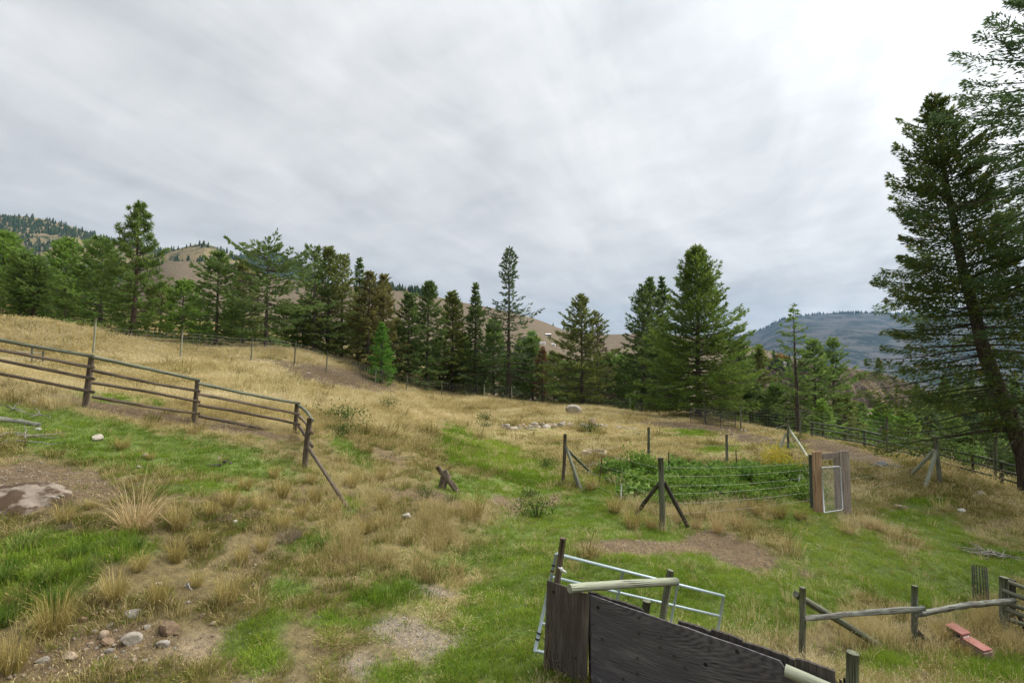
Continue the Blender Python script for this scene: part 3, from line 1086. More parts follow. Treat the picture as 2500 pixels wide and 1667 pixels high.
    for i in range(3):
        srcs.append(blades(40, (.05, .15), .2, .012, .6, .7, 310 + i, GREENG))
    for i in range(2):
        srcs.append(blades(40, (.12, .3), .14, .007, .6, .9, 320 + i, GREENG))
    m = (k == 1) | ((k == 4) & (g.random(n) < .34)) | ((k == 0) & (v > 1080) & (g.random(n) < .25)) | ((k == 5) & (g.random(n) < .8))
    lush = .7 * blob(u, v, [(60, 1430, 170, 80), (940, 1458, 85, 28), (2440, 1640, 130, 40), (300, 1340, 90, 40), (2170, 1620, 80, 30)])
    idx = np.where(g.random(n) < lush * .7, 7 + g.integers(0, 2, n), np.where(y > 17, 4 + r3, r4))
    br = blob(u, v, [(2020, 1330, 120, 60, 40), (2140, 1385, 190, 50, 25), (300, 1080, 280, 50, 8), (1200, 1110, 110, 40)])
    dk = blob(u, v, [(940, 1458, 85, 28, -10)])
    tg = np.clip(tint * .75 + .28 * br - .5 * dk, 0, 1)
    scl = np.stack([big, big, hv * np.clip(big, 1, 1.3)], -1)
    scatter('green_grass', 'short green grass in the damp hollows and trodden track', srcs, P[m], rot[m], scl[m], idx[m], tg[m])


build_grass()


# ------------------------------------------------------------------ stones
def stone_mesh(seed, sub=2, ang=.5, mat=None, flat=1.0):
    import bmesh
    bm = bmesh.new()
    bmesh.ops.create_icosphere(bm, subdivisions=sub, radius=.5)
    g = np.random.default_rng(seed)
    # facets: cut with random planes
    D = g.normal(size=(9, 3))
    D /= np.linalg.norm(D, axis=1, keepdims=True)
    o = .5 * (1 - ang * .62 * g.random(9))
    for vtx in bm.verts:
        p = np.array(vtx.co)
        for d, q in zip(D, o):
            s = p @ d - q
            if s > 0:
                p = p - d * s * .985
        p = p * (1 + .05 * (g.random() - .5))
        vtx.co = p
    me = bpy.data.meshes.new('stone')
    bm.to_mesh(me)
    bm.free()
    if mat:
        me.materials.append(mat)
    return me


SM = {}


def stone(name, u, v, wpx, asp, label, cat, mat, group=None, hz=.6, sink=.3, sub=2, ang=.5, parent=None, seed=None, at=None, w=None):
    seed = seed if seed is not None else random.randrange(7)
    key = (seed, sub, ang, mat.name)
    if key not in SM:
        SM[key] = stone_mesh(seed, sub, ang, mat)
    P = gp(u, v) if at is None else np.asarray(at, float)
    w = w if w is not None else wpx * P[1] / F
    o = bpy.data.objects.new(name, SM[key])
    base = np.array(parent.location) if parent is not None else np.zeros(3)
    o.scale = (w, w * asp, w * hz)
    o.location = P - base + np.array([0, 0, w * hz * (.5 - sink)])
    o.rotation_euler = ((random.random() - .5) * .5, (random.random() - .5) * .5, random.random() * 6.28)
    link(o, parent)
    if parent is None:
        tag(o, label, cat, group)
    return o


G1 = 'stones on the eroded bank'
for (u, v, w, asp, hz, lab, mat, sub) in [
    (320, 1566, 47, .8, .75, 'large pale speckled granite stone on the eroded bank', ROCKP, 3),
    (413, 1535, 66, .6, .7, 'big brown tilted slab of stone on the eroded bank', ROCKB, 3),
    (325, 1500, 38, .8, .7, 'grey speckled stone under the drooping bunchgrass', ROCKG, 3),
    (251, 1550, 24, .9, .9, 'blocky yellowish stone beside the pale granite one', ROCKT, 3),
    (397, 1574, 30, .9, .6, 'smooth blue grey round stone below the brown slab', ROCKG, 3),
    (170, 1604, 37, .8, .65, 'rounded brown grey stone on the lower bank', ROCKT, 3),
    (102, 1613, 34, .7, .5, 'flat pale pinkish stone on the lower bank', ROCKP, 3),
    (39, 1615, 50, .6, .5, 'wide flat tan stone partly under dry grass', ROCKT, 3),
    (293, 1488, 17, .8, .6, 'small stone crusted with yellow lichen', ROCKT, 2),
]:
    stone('stone', u, v, w, asp, lab, 'stone', mat, G1, hz, .4, sub, .9, seed=int(u) % 7)
for (u, v, w) in [(231, 1540, 18), (267, 1492, 28), (231, 1499, 24), (268, 1527, 20), (264, 1566, 34), (360, 1531, 20), (309, 1636, 30), (332, 1584, 16), (25, 1652, 18), (201, 1514, 28), (286, 1606, 16),
                  (424, 1541, 16), (430, 1549, 14), (266, 1590, 22), (211, 1585, 14), (221, 1572, 14), (249, 1599, 12), (327, 1611, 18), (352, 1613, 16), (495, 1502, 16), (520, 1522, 18), (617, 1427, 15),
                  (621, 1380, 13), (391, 1424, 17), (130, 1640, 16), (150, 1655, 14), (190, 1640, 13), (70, 1570, 18), (345, 1650, 14), (380, 1620, 13), (235, 1625, 14), (440, 1600, 12), (270, 1645, 12), (180, 1560, 12),
                  (590, 1375, 12), (605, 1400, 13), (560, 1500, 12), (460, 1470, 14), (350, 1480, 13), (30, 1590, 14), (300, 1590, 11), (280, 1575, 12), (320, 1600, 11), (245, 1575, 13), (340, 1560, 12)]:
    stone('stone', u, v, w, .6 + .4 * random.random(), 'small dusty brown stone lying on the eroded bank', 'stone', random.choice([ROCKT, ROCKG, ROCKB, ROCKT]), 'small stones on the eroded bank', .6, .42, 2, .9)
for (u, v, w, lab, mat) in [
    (241, 1072, 36, 'flat grey white stone in the green corral grass', ROCKP), (91, 1050, 20, 'white stone at the end of the fallen log', ROCKW), (355, 1114, 19, 'grey stone beside a grass tuft in the corral', ROCKG),
    (338, 1140, 12, 'small round white stone at the corral grass edge', ROCKW), (82, 982, 15, 'pale stone below the bottom rail of the corral fence', ROCKP), (535, 1119, 10, 'small white pebble stone near the brown driftwood', ROCKW),
    (450, 1147, 15, 'low tan stone on the green corral grass', ROCKT), (376, 1161, 13, 'blue grey stone in the bare strip below the corral', ROCKG), (572, 1276, 19, 'bright white stone among dry bunchgrass', ROCKW),
    (993, 1262, 28, 'flat whitish slab stone on the bare track bank', ROCKW), (1166, 1268, 13, 'small pale stone under the golden bush', ROCKP), (1181, 1272, 12, 'small tan stone beside the golden bush', ROCKT),
    (2348, 1248, 20, 'white angular stone on the dry slope', ROCKW), (2388, 1208, 29, 'long flat pale stone on the dry slope', ROCKP), (2295, 1218, 15, 'small pale stone near the braced post', ROCKP),
    (2193, 1238, 21, 'flat tan stone in the dry grass', ROCKT), (2212, 1240, 13, 'small tan stone beside the flat one', ROCKT), (2328, 1188, 17, 'pale stone just behind the braced post', ROCKP), (2474, 1232, 21, 'tan stone high on the right dry slope', ROCKT),
    (1815, 1053, 17, 'rounded pale boulder by the corner brace behind the garden', ROCKP), (1507, 1009, 10, 'small pale boulder at the end of the wire fence', ROCKP), (1655, 1055, 8, 'small white stone below the soil bank', ROCKW),
    (1897, 1063, 9, 'white stone on the soil left of the back corner post', ROCKW), (1762, 1043, 9, 'pale stone on top of the soil bank', ROCKP), (1781, 1052, 10, 'tan stone on the soil bank slope', ROCKT),
    (1545, 1008, 13, 'tan flat boulder below the firs', ROCKT), (1478, 1150, 24, 'pale flat stone at the garden corner', ROCKP), (1353, 1042, 9, 'single white stone lying in front of the stone row', ROCKP), (753, 912, 9, 'white stone on the dark soil scar in the field', ROCKW), (702, 916, 11, 'flat white stone on the dark soil scar in the field', ROCKW)]:
    stone('stone', u, v, w, .75, lab, 'stone', mat, None, .55, .3, 2, .7)

b = stone('boulder', 1401, 1012, 46, .7, 'large pale grey boulder standing in the dry field', 'boulder', ROCKP, None, .62, .15, 3, .75, seed=5)
b.rotation_euler = (0.1, .16, .5)

# row of piled stones
P0 = gp(1340, 1050)
wall = thing('stone_row', 'long low row of piled loose tan stones across the field', 'stone row', P0)
for (x, y, w, h) in [(285, 480, 35, 34), (292, 520, 45, 40), (352, 495, 105, 62), (420, 548, 150, 60), (490, 528, 75, 45), (545, 490, 50, 30), (550, 525, 60, 40), (610, 470, 50, 28), (630, 520, 60, 40), (700, 505, 60, 45),
                     (770, 470, 95, 50), (765, 505, 90, 35), (840, 535, 70, 40), (885, 462, 65, 45), (905, 505, 60, 36), (960, 540, 130, 85), (1000, 480, 110, 50), (1080, 480, 60, 50), (1085, 540, 90, 70), (1175, 535, 95, 75), (1205, 445, 70, 36),
                     (1270, 490, 80, 45), (1310, 460, 80, 30), (1300, 525, 100, 80), (1440, 470, 40, 25), (1500, 505, 90, 70), (1560, 540, 80, 60), (1640, 440, 90, 110), (1690, 500, 60, 50), (1770, 525, 80, 75), (1845, 520, 75, 55), (1970, 525, 35, 45), (1950, 530, 40, 20), (2050, 520, 75, 40),
                     (2165, 535, 40, 40), (2210, 545, 45, 35), (2275, 548, 55, 25), (2330, 550, 40, 22), (745, 600, 70, 40), (440, 580, 70, 30), (1560, 470, 40, 30), (2110, 560, 60, 22), (670, 560, 50, 30), (1400, 530, 50, 30)]:
    u, v = 1180 + x / 6.19, 960 + y / 6.19
    hp = h / 6.19
    Yq = 34.0 - .6 * (v - 1045) / 10
    c = pt(u, v, Yq)
    zz = max(c[2], gz(c[0], c[1]) + .08)
    o = stone('stone', 0, 0, 0, .8, None, None, random.choice([ROCKP, ROCKT, ROCKP, ROCKG]), None, min(1.2, hp * 6.19 / max(w, 1)), .5, 2, .7, wall, None, (c[0], c[1], zz), w / 6.19 * Yq / F * 1.4)

# flat bedrock showing through the soil
def bedrock():
    c = gp(30, 1205)
    n, k = 40, 16
    V, Q = [], []
    th = np.linspace(0, 2 * math.pi, n, endpoint=False)
    rr = 1 + .5 * (fbm(np.cos(th) * 2 + 5, np.sin(th) * 2 + 5, 3, 4) - .5) * 2
    for j in range(k):
        f = j / (k - 1)
        x = c[0] + np.cos(th) * rr * f * 1.0
        y = c[1] + np.sin(th) * rr * f * .55 + np.cos(th) * f * .1
        z = Hg(x, y) + .07 * (1 - f ** 3) + (fbm(x * 5, y * 5, 8, 4) - .5) * .1 * (1 - f ** 4) - .03 * f ** 6
        V.append(np.stack([x, y, z], -1))
    V = np.concatenate(V)
    i = np.arange(k - 1)[:, None] * n + np.arange(n)[None]
    i2 = np.arange(k - 1)[:, None] * n + (np.arange(n)[None] + 1) % n
    Q = np.stack([i, i + n, i2 + n, i2], -1).reshape(-1, 4)
    o = bpy.data.objects.new('bedrock_outcrop', mesh_np('bedrock_outcrop', V, Q, ROCKM, None, True))
    tag(link(o), 'flat pale bedrock outcrop patched with brown moss', 'rock')


bedrock()


# pebbles and gravel
def build_gravel():
    g = np.random.default_rng(29)
    n = 90000
    y = np.sqrt(4.3 ** 2 + (15 ** 2 - 4.3 ** 2) * g.random(n))
    x = (g.random(n) * 2 - 1) * y * 1.12
    W, tall, u, v = zones(x, y)
    Wp = W / W.sum(-1, keepdims=True)
    p = Wp[:, 3] * .95 + Wp[:, 2] * .5 + .012
    m = g.random(n) < p
    x, y, wp = x[m], y[m], Wp[m]
    n = len(x)
    z = Hg(x, y)
    srcs = [stone_mesh(40 + i, 1, .8, mt) for i, mt in enumerate([ROCKG, ROCKP, ROCKT, ROCKW, ROCKT])]
    s = .018 + .03 * g.random(n) ** 3
    scl = np.stack([s, s * (.6 + .4 * g.random(n)), s * .6], -1)
    idx = np.where(wp[:, 3] > .4, g.integers(0, 5, n), np.array([2, 4, 0, 2, 4, 1])[g.integers(0, 6, n)])
    scatter('gravel', 'loose pale gravel and pebbles on the track and bare soil', srcs, np.stack([x, y, z + s * .15], -1), g.random((n, 3)) * 6.28 * np.array([.1, .1, 1]), scl, idx, g.random(n))


build_gravel()


# ------------------------------------------------------------------ corral rail fence on the left
def on(px, Y):
    return pt(px[0], px[1], Y)


fence = thing('rail_fence', 'weathered brown round-rail corral fence stepping down the slope to a corner', 'fence', gp(471, 1035))
posts = [((-268, 765), (-285, 905), 12.4), ((224, 866), (208, 983), 13.0), ((483, 926), (471, 1035), 14.0), ((726, 984), (719, 1057), 15.3), ((756, 1020), (743, 1144), 13.3)]
for tp, bs, Y in posts:
    a, b_ = on(bs, Y), on(tp, Y)
    a[2] = min(a[2], gz(a[0], a[1])) - .15
    log_obj('post', a, b_, .075 if Y < 13.5 else .07, .062, WOOD, fence, 10, .15)
bays = [(0, 1, [(772, 870), (803, 898), (832, 926), (868, 958)], -268, 224), (1, 2, [(871, 929), (903, 955), (934, 981), (967, 1010)], 222, 483), (2, 3, [(935, 985), (962, 1012), (988, 1036), (1015, 1060)], 481, 727),
        (3, 4, [(990, 1027), (1016, 1058), (1040, 1090)], 727, 757)]
for i, j, rl, ua, ub in bays:
    for q, (va, vb) in enumerate(rl):
        s = .05
        d = .10 if q % 2 == 0 else .09
        a, b_ = pt(ua + (3 if i else 0), va, posts[i][2] - d), pt(ub + 6, vb, posts[j][2] - d)
        log_obj('rail', a, b_, .047, .04, WOODG if q == 0 else WOOD, fence, 9, .24, .014, 11)
a, b_ = pt(753, 1092, 13.2), gp(861, 1251)
log_obj('brace', a, b_ - np.array([0, 0, .05]), .05, .045, WOOD, fence, 8, .14)

# light tape fence inside the field
tf = thing('tape_fence', 'low white tape fence on short green posts behind the corral rails', 'fence', gp(105, 902))
for (u, vt, vb, m) in [(106, 857, 896, GREENP), (79, 843, 880, GREENP), (-60, 835, 885, GREENP)]:
    g0 = pt(u, vb, 20.0)
    log_obj('post', (g0[0], g0[1], gz(g0[0], g0[1]) - .1), pt(u, vt, 20.0), .035, .03, m, tf, 6)
for (va, vb) in [(858, 862), (874, 880), (888, 892)]:
    log_obj('tape', pt(-60, va - 6, 20), pt(106, vb, 20), .012, .012, ROPE, tf, 5)

# fallen log and dead branches in the corral
lg = thing('fallen_log', 'rough grey fallen log lying in the green corral grass', 'log', gp(20, 1040))
q0, q1 = gp(-40, 1026), gp(97, 1044)
log_obj('trunk', q0 + [0, 0, .06], q1 + [0, 0, .05], .085, .055, WOODX, lg, 10, .5, .02, 12)


def branches(name, label, u, v, n, size, mat, seed, cat='branches', r=.016):
    g = np.random.default_rng(seed)
    c = gp(u, v)
    t = thing(name, label, cat, c)
    for i in range(n):
        a = g.random() * 6.28
        L = size * (.4 + .8 * g.random())
        k = 7
        P = np.zeros((k, 3))
        s0 = (g.random(2) - .5) * size * .7
        az = a
        p = np.array([s0[0], s0[1] * .6, .02 + .10 * g.random()])
        for j in range(k):
            P[j] = p
            az += (g.random() - .5) * .9
            p = p + np.array([math.cos(az), math.sin(az) * .7, (g.random() - .45) * .5]) * L / k
        W = P + c
        zz = Hg(W[:, 0], W[:, 1]) - c[2]
        P[:, 2] = np.maximum(P[:, 2] + zz * .8, zz + .01)
        MB().tube(P, np.linspace(r, r * .3, k), 5).obj('branch', mat, t)
    return t


branches('dead_branches', 'thin bare dead branches fanned out in the corral grass', 30, 1072, 7, 1.1, DEADW, 5)
branches('dead_branches', 'fine pale dead branches above the fallen log', 45, 1006, 6, 1.5, DEADW, 15, 'branches', .012)
branches('root_pile', 'tangle of bleached grey roots on the grass by the right edge', 2425, 1356, 22, .85, DEADW, 6, 'roots', .018)
branches('dead_twigs', 'brown twigs lying on the track bank beside the old posts', 960, 1122, 6, .9, WOOD, 16, 'branches', .014)
dw = branches('driftwood', 'short dark brown driftwood lump in the corral grass', 549, 1140, 4, .35, WOODD, 8, 'driftwood', .04)
dw = branches('driftwood', 'bleached white bone-like wood piece on the bank', 446, 1447, 2, .22, DEADW, 9, 'driftwood', .022)
dw = branches('driftwood', 'grey wood chunk by the bedrock outcrop', 155, 1222, 2, .25, DEADW, 19, 'driftwood', .025)

# collapsed old posts by the track
op = thing('old_posts', 'collapsed grey wooden posts leaning together beside the track', 'old posts', gp(1095, 1195))
Yo = op.location[1]
for (a, b_, r) in [((1068, 1138), (1118, 1200), .07), ((1084, 1150), (1073, 1192), .06), ((1091, 1155), (1082, 1200), .06), ((1100, 1172), (1115, 1192), .05), ((1086, 1147), (1096, 1168), .06)]:
    log_obj('post', pt(*b_, Yo), pt(*a, Yo), r, r * .9, WOOD, op, 9, .25)

# ------------------------------------------------------------------ tall wire deer fence along the field
DP = [(-30, 768, -34, 845, 27), (234, 777, 226, 873, 29), (446, 804, 439, 879, 31.5), (617, 819, 612, 886, 34.7), (723, 830, 718, 893, 37.5), (800, 856, 796, 909, 41), (918, 894, 915, 940, 46), (995, 910, 991, 958, 49),
      (1078, 928, 1079, 965, 53), (1182, 937, 1182, 972, 57), (1249, 942, 1249, 978, 59), (1318, 956, 1318, 988, 60), (1406, 961, 1406, 992, 60), (1457, 963, 1457, 995, 58), (1538, 967, 1538, 1007, 54),
      (1609, 990, 1609, 1021, 49), (1720, 986, 1720, 1036, 43), (1808, 986, 1808, 1046, 39), (1954, 993, 1953, 1067, 33), (2165, 1016, 2166, 1108, 28), (2432, 1068, 2429, 1181, 23)]
deer = thing('deer_fence', 'tall wire mesh fence on slim posts between the field and the firs', 'fence', gp(915, 940))
db = np.array(deer.location)
feet = []
for i, (ut, vt, ub, vb, Y) in enumerate(DP):
    a = pt(ub, vb, Y)
    g0 = np.array([a[0], a[1], gz(a[0], a[1])])
    tp = pt(ut, vt, Y)
    feet.append((g0, tp))
    r = .055 if i < 15 else .06
    log_obj('post', g0 - [0, 0, .2], tp, r, r * .9, WOODL if i in (1, 2, 9, 10, 14) else WOODG, deer, 8, .1)
for i in range(len(feet) - 1):
    m = MB()
    (a, at), (c, ct) = feet[i], feet[i + 1]
    L = np.linalg.norm(c - a)
    hh0, hh1 = min(1.75, (at[2] - a[2]) * .85), min(1.75, (ct[2] - c[2]) * .85)
    nv = max(3, int(L / .32))
    ts = np.linspace(0, 1, nv)
    X = a[0] + (c[0] - a[0]) * ts
    Yv = a[1] + (c[1] - a[1]) * ts
    Z = Hg(X, Yv)
    hh = hh0 + (hh1 - hh0) * ts
    rw = .005 if i < 6 else .0024
    for k in range(0, 9):
        P = np.stack([X, Yv, Z + .05 + hh * k / 8], -1) - db
        m.tube(P[::3] if len(P) > 9 else P, rw, 3, False)
    for k in range(nv):
        P = np.array([[X[k], Yv[k], Z[k]], [X[k], Yv[k], Z[k] + hh[k] + .05]]) - db
        m.tube(P, rw, 3, False)
    o = m.obj('wire_mesh', MESHW, deer)
    o['kind'] = 'stuff'

# dark rail fence on the right edge of the field
rf = thing('dark_rail_fence', 'dark green mossy rail fence along the edge of the drop into the valley', 'fence', gp(2110, 1098))
RP = [(1983, 1030, 1071, 33.2), (2110, 1050, 1098, 30), (2254, 1080, 1135, 26.6), (2446, 1126, 1184, 22.8), (2610, 1168, 1240, 20.2)]
RB = m_wood('mossy_dark_rail', (.04, .046, .034), (.14, .155, .11), 1.0, (.1, .13, .08))
rtop = []
for (u, vt, vb, Y) in RP:
    a = pt(u, vb, Y)
    log_obj('post', (a[0], a[1], gz(a[0], a[1]) - .2), pt(u, vt, Y), .075, .07, RB, rf, 8)
for i in range(4):
    (u0, t0, b0, y0), (u1, t1, b1, y1) = RP[i], RP[i + 1]
    for f in (.04, .36, .68):
        sc0, sc1 = 46 * 30 / y0, 46 * 30 / y1
        log_obj('rail', pt(u0 - 4, t0 + f * sc0, y0 - .1), pt(u1 + 4, t1 + f * sc1, y1 - .1), .055, .045, RB, rf, 7, .12, .006)
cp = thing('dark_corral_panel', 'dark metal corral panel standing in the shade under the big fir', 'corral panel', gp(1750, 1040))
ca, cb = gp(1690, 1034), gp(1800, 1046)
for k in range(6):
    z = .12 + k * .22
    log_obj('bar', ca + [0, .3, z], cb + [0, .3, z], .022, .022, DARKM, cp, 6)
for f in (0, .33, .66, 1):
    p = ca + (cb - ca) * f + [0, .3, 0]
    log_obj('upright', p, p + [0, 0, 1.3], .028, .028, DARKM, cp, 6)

# ------------------------------------------------------------------ garden: fence, gate
gf = thing('garden_fence', 'wire garden fence on braced round wooden posts around the vegetables', 'fence', gp(1617, 1288))
gb = np.array(gf.location)


def gpost(top, base, r, mat, Y=None, name='post'):
    g0 = gp(*base) if Y is None else pt(*base, Y)
    g0[2] = gz(g0[0], g0[1])
    tp = pt(*top, g0[1])
    log_obj(name, g0 - [0, 0, .2], tp, r, r * .95, mat, gf, 9, .1)
    return g0, tp


pC = gpost((1380, 1059), (1374, 1178), .07, WOOD)
pD = gpost((1612, 1117), (1617, 1290), .075, WOODG)
pB1 = gpost((1583, 1043), (1584, 1127), .065, WOODG)
pB2 = gpost((1774, 1060), (1774, 1129), .065, WOODG)
pA = gpost((1924, 1028), (1925, 1104), .075, WOODG)
pR = gpost((2283, 1066), (2297, 1186), .085, WOODG)
pG = gpost((1979, 1109), (1983, 1247), .06, GREENP)


def gbrace(a, b_, Y, r, mat):
    e = gp(*b_)
    log_obj('brace', pt(*a, Y), e - [0, 0, .06], r, r, mat, gf, 8, .1)


gbrace((1382, 1090), (1421, 1196), pC[0][1], .065, WOODG)
gbrace((1386, 1098), (1446, 1152), pC[0][1], .055, WOODG)
gbrace((1608, 1182), (1550, 1256), pD[0][1], .055, WOODD)
gbrace((1621, 1176), (1682, 1284), pD[0][1], .055, WOODD)
gbrace((1919, 1057), (1899, 1104), pA[0][1], .07, WOODL)
gbrace((1928, 1050), (1976, 1120), pA[0][1], .07, WOODL)
gbrace((2281, 1099), (2216, 1162), pR[0][1], .075, WOODL)
gbrace((2286, 1099), (2257, 1194), pR[0][1], .08, WOODL)
log_obj('stub', gp(1421, 1198) - [0, 0, .1], pt(1403, 1157, pC[0][1] - .6), .085, .085, WOODG, gf, 10)


def wires(A, B, fr, sag=.05, r=.0024):
    for f in fr:
        a = A[0] + (A[1] - A[0]) * f
        b_ = B[0] + (B[1] - B[0]) * f
        t = np.linspace(0, 1, 9)[:, None]
        P = a + (b_ - a) * t
        P[:, 2] -= sag * (1 + random.random()) * np.sin(t[:, 0] * math.pi)
        MB().tube(P - gb, r, 4, False).obj('wire', WIRE, gf)


wires(pD, pG, (.2, .34, .48, .6, .74, .86), .045)
wires(pC, pD, (.25, .45, .65, .85))
wires(pC, pB1, (.3, .6, .9))
wires(pB1, pB2, (.3, .6, .9))
wires(pB2, pA, (.3, .6, .9))
wires(pG, pA, (.3, .6, .9))
wires(pG, pR, (.3, .5, .7, .9), .1)
for (a, b_) in [((1470, 1113), (1462, 1188)), ((1633, 1103), (1633, 1160)), ((1796, 1099), (1799, 1150))]:
    g0 = gp(*b_)
    tp = pt(*a, g0[1])
    ts = thing('steel_fence_stake', {1470: 'leaning rusty steel stake by the left garden brace', 1633: 'dark steel stake rising straight behind the vegetables', 1796: 'rusty steel stake near the yellow plants'}[a[0]], 'stake', g0)
    m = MB().box((0, 0, 0), (.035, .006, 1)).box((0, .012, 0), (.006, .03, 1))
    o = m.obj('stem', RUSTM if a[0] != 1633 else DARKM, ts)
    d = tp - g0
    o.scale = (1.2, 1.2, np.linalg.norm(d) + .2)
    o.rotation_mode = 'QUATERNION'
    o.rotation_quaternion = Vector(d).to_track_quat('Z', 'Y')
    o.location = d * .5 - np.array([0, 0, .1])
    m = MB()
    for k in range(6):
        m.box((0, -.012, -.3 + .13 * k), (.03, .02, .012))
    k2 = m.obj('stud', DARKM, ts)
    k2.rotation_mode = 'QUATERNION'
    k2.rotation_quaternion = o.rotation_quaternion
    k2.location = o.location
for (a, b_, lab) in [((1517, 1181), (1517, 1220), 'short white plant stake left of the braced garden post'), ((1584, 1184), (1583, 1208), 'small white plant stake close to the braced garden post'), ((1953, 1159), (1948, 1188), 'tilted white plant stake near the garden gate')]:
    g0 = gp(*b_)
    o = log_obj('plant_stake', g0 - [0, 0, .1], pt(*a, g0[1]), .022, .02, WHITEP, None, 8, .02)
    tag(o, lab, 'stake', 'white stakes in the vegetable garden')

# garden gate between two wide planks
gt = thing('garden_gate', 'small chain-link garden gate hung between two wide upright planks', 'gate', gp(2030, 1250))
tb = np.array(gt.location)
Yg = 15.1


def quadbox(name, tl, tr, br, bl, th, mat, parent, Ys=None):
    """a board through four picture corners on an upright plane with real thickness"""
    Ys = Ys or (Yg, Yg + .12)
    A = [pt(*tl, Ys[0]), pt(*tr, Ys[1]), pt(*br, Ys[1]), pt(*bl, Ys[0])]
    b0 = np.array(parent.location)
    c = sum(A) / 4
    xa = (A[1] + A[2] - A[0] - A[3])
    xa[2] = 0
    xa /= np.linalg.norm(xa)
    ya = np.array([-xa[1], xa[0], 0])
    V = [p - c for p in A] + [p - c + ya * th for p in A]
    m = MB().add(V, [(0, 3, 2, 1), (4, 5, 6, 7), (0, 1, 5, 4), (1, 2, 6, 5), (2, 3, 7, 6), (3, 0, 4, 7)])
    me = m.mesh(name, mat)
    o = bpy.data.objects.new(name, me)
    o.location = c - b0
    link(o, parent)
    mod = o.modifiers.new('edge', 'BEVEL')
    mod.width = min(.012, th * .3)
    mod.segments = 2
    return o


quadbox('plank', (1985, 1103), (2007, 1101), (2011, 1256), (1990, 1258), .07, PLANKB, gt, (15.0, 15.03))['label'] = 'warm brown left plank'
quadbox('plank', (2050, 1101), (2074, 1100), (2080, 1254), (2058, 1255), .07, PLANKG, gt, (15.15, 15.18))['label'] = 'grey knotted right plank'
quadbox('plank', (2037, 1112), (2050, 1111), (2057, 1250), (2044, 1250), .07, PLANKG, gt, (15.5, 15.55))
quadbox('lintel', (2007.5, 1107), (2049.5, 1104), (2049.5, 1119), (2007.5, 1122), .05, PLANKG, gt, (15.06, 15.18))
fa, fb, fc, fd = pt(2006, 1141, 14.92), pt(2051, 1138, 14.98), pt(2058, 1244, 14.98), pt(2012, 1251, 14.92)
MB().tube(np.array([fa, fb + (fa - fb) * .06, fb + (fc - fb) * .03, fc + (fb - fc) * .03, fc + (fd - fc) * .06, fd]) - tb, .02, 8).tube(np.array([fd, fa]) - tb, .02, 8).obj('gate_frame', GALVL, gt)
m = MB()
nn = 17
for k in range(-nn, nn):
    for sgn in (1, -1):
        # diagonal wire clipped to the unit square (w x h)
        w_, h_ = .57, 1.36
        s0 = k * .075
        P = []
        for tt in np.linspace(0, 1, 30):
            x = tt * w_
            y = s0 * 1.35 + (x if sgn > 0 else w_ - x) * 1.25
            if 0 <= y <= h_:
                P.append((x / w_, y / h_))
        if len(P) > 1:
            a_, b_ = P[0], P[-1]
            f3 = [fd + (fc - fd) * q[0] + ((fa + (fb - fa) * q[0]) - (fd + (fc - fd) * q[0])) * q[1] for q in (a_, b_)]
            m.tube(np.array(f3) - tb, .0033, 3, False)
o = m.obj('chain_link', GALVL, gt)
o['kind'] = 'stuff'
for f in (.08, .92):
    p = fb + (fc - fb) * f - tb
    log_obj('hinge', p + tb, p + tb + [.07, .03, 0], .014, .014, DARKM, gt, 6)

# ------------------------------------------------------------------ plywood pen wall, pipe gate and posts in the foreground
pen = thing('plywood_pen_wall', 'dark weathered plywood pen wall backed by upright planks', 'pen wall', gp(1330, 1650))
pb = np.array(pen.location)
ZT = CAMZ - 2.75
tl, tm, tr = ptz(1335.5, 1416, ZT), ptz(1441, 1451, ZT), ptz(1950, 1626, ZT)
d1 = (tr - tl)
d1 /= np.linalg.norm(d1)
nrm = np.array([d1[1], -d1[0], 0.0])     # towards the camera side
if nrm[1] > 0:
    nrm = -nrm


def panel(name, a, L, z0, z1, th, off, mat, lean=0.0, notch=None):
    """upright sheet starting at a, running along d1; local x along, z up"""
    n = 14
    top = [(x, z1) for x in np.linspace(0, L, n)]
    g = np.random.default_rng(int(L * 100) + 3)
    top = [(x, z + (g.random() - .5) * .008) for x, z in top]
    if notch:
        top = top[:-3] + [(L - .16, z1 - .01), (L - .13, z1 - .05), (L + .05, z1 - .14), (L + .42, z1 - .42), (L + .5, z0)]
    else:
        top = top + [(L, z0)]
    bot = [(0, z0)]
    ring = bot + top
    k = len(ring)
    V = [(x + lean * (z - z1), 0, z) for x, z in ring] + [(x + lean * (z - z1), th, z) for x, z in ring]
    m = MB().add(V, [tuple(range(k)), tuple(range(2 * k - 1, k - 1, -1))] + [(i, i + k, (i + 1) % k + k, (i + 1) % k) for i in range(k)])
    o = bpy.data.objects.new(name, m.mesh(name, mat))
    o.rotation_euler = (0, 0, math.atan2(d1[1], d1[0]))
    p = np.array(a) - nrm * off
    o.location = (p[0] - pb[0], p[1] - pb[1], ZT - pb[2])
    return link(o, pen)


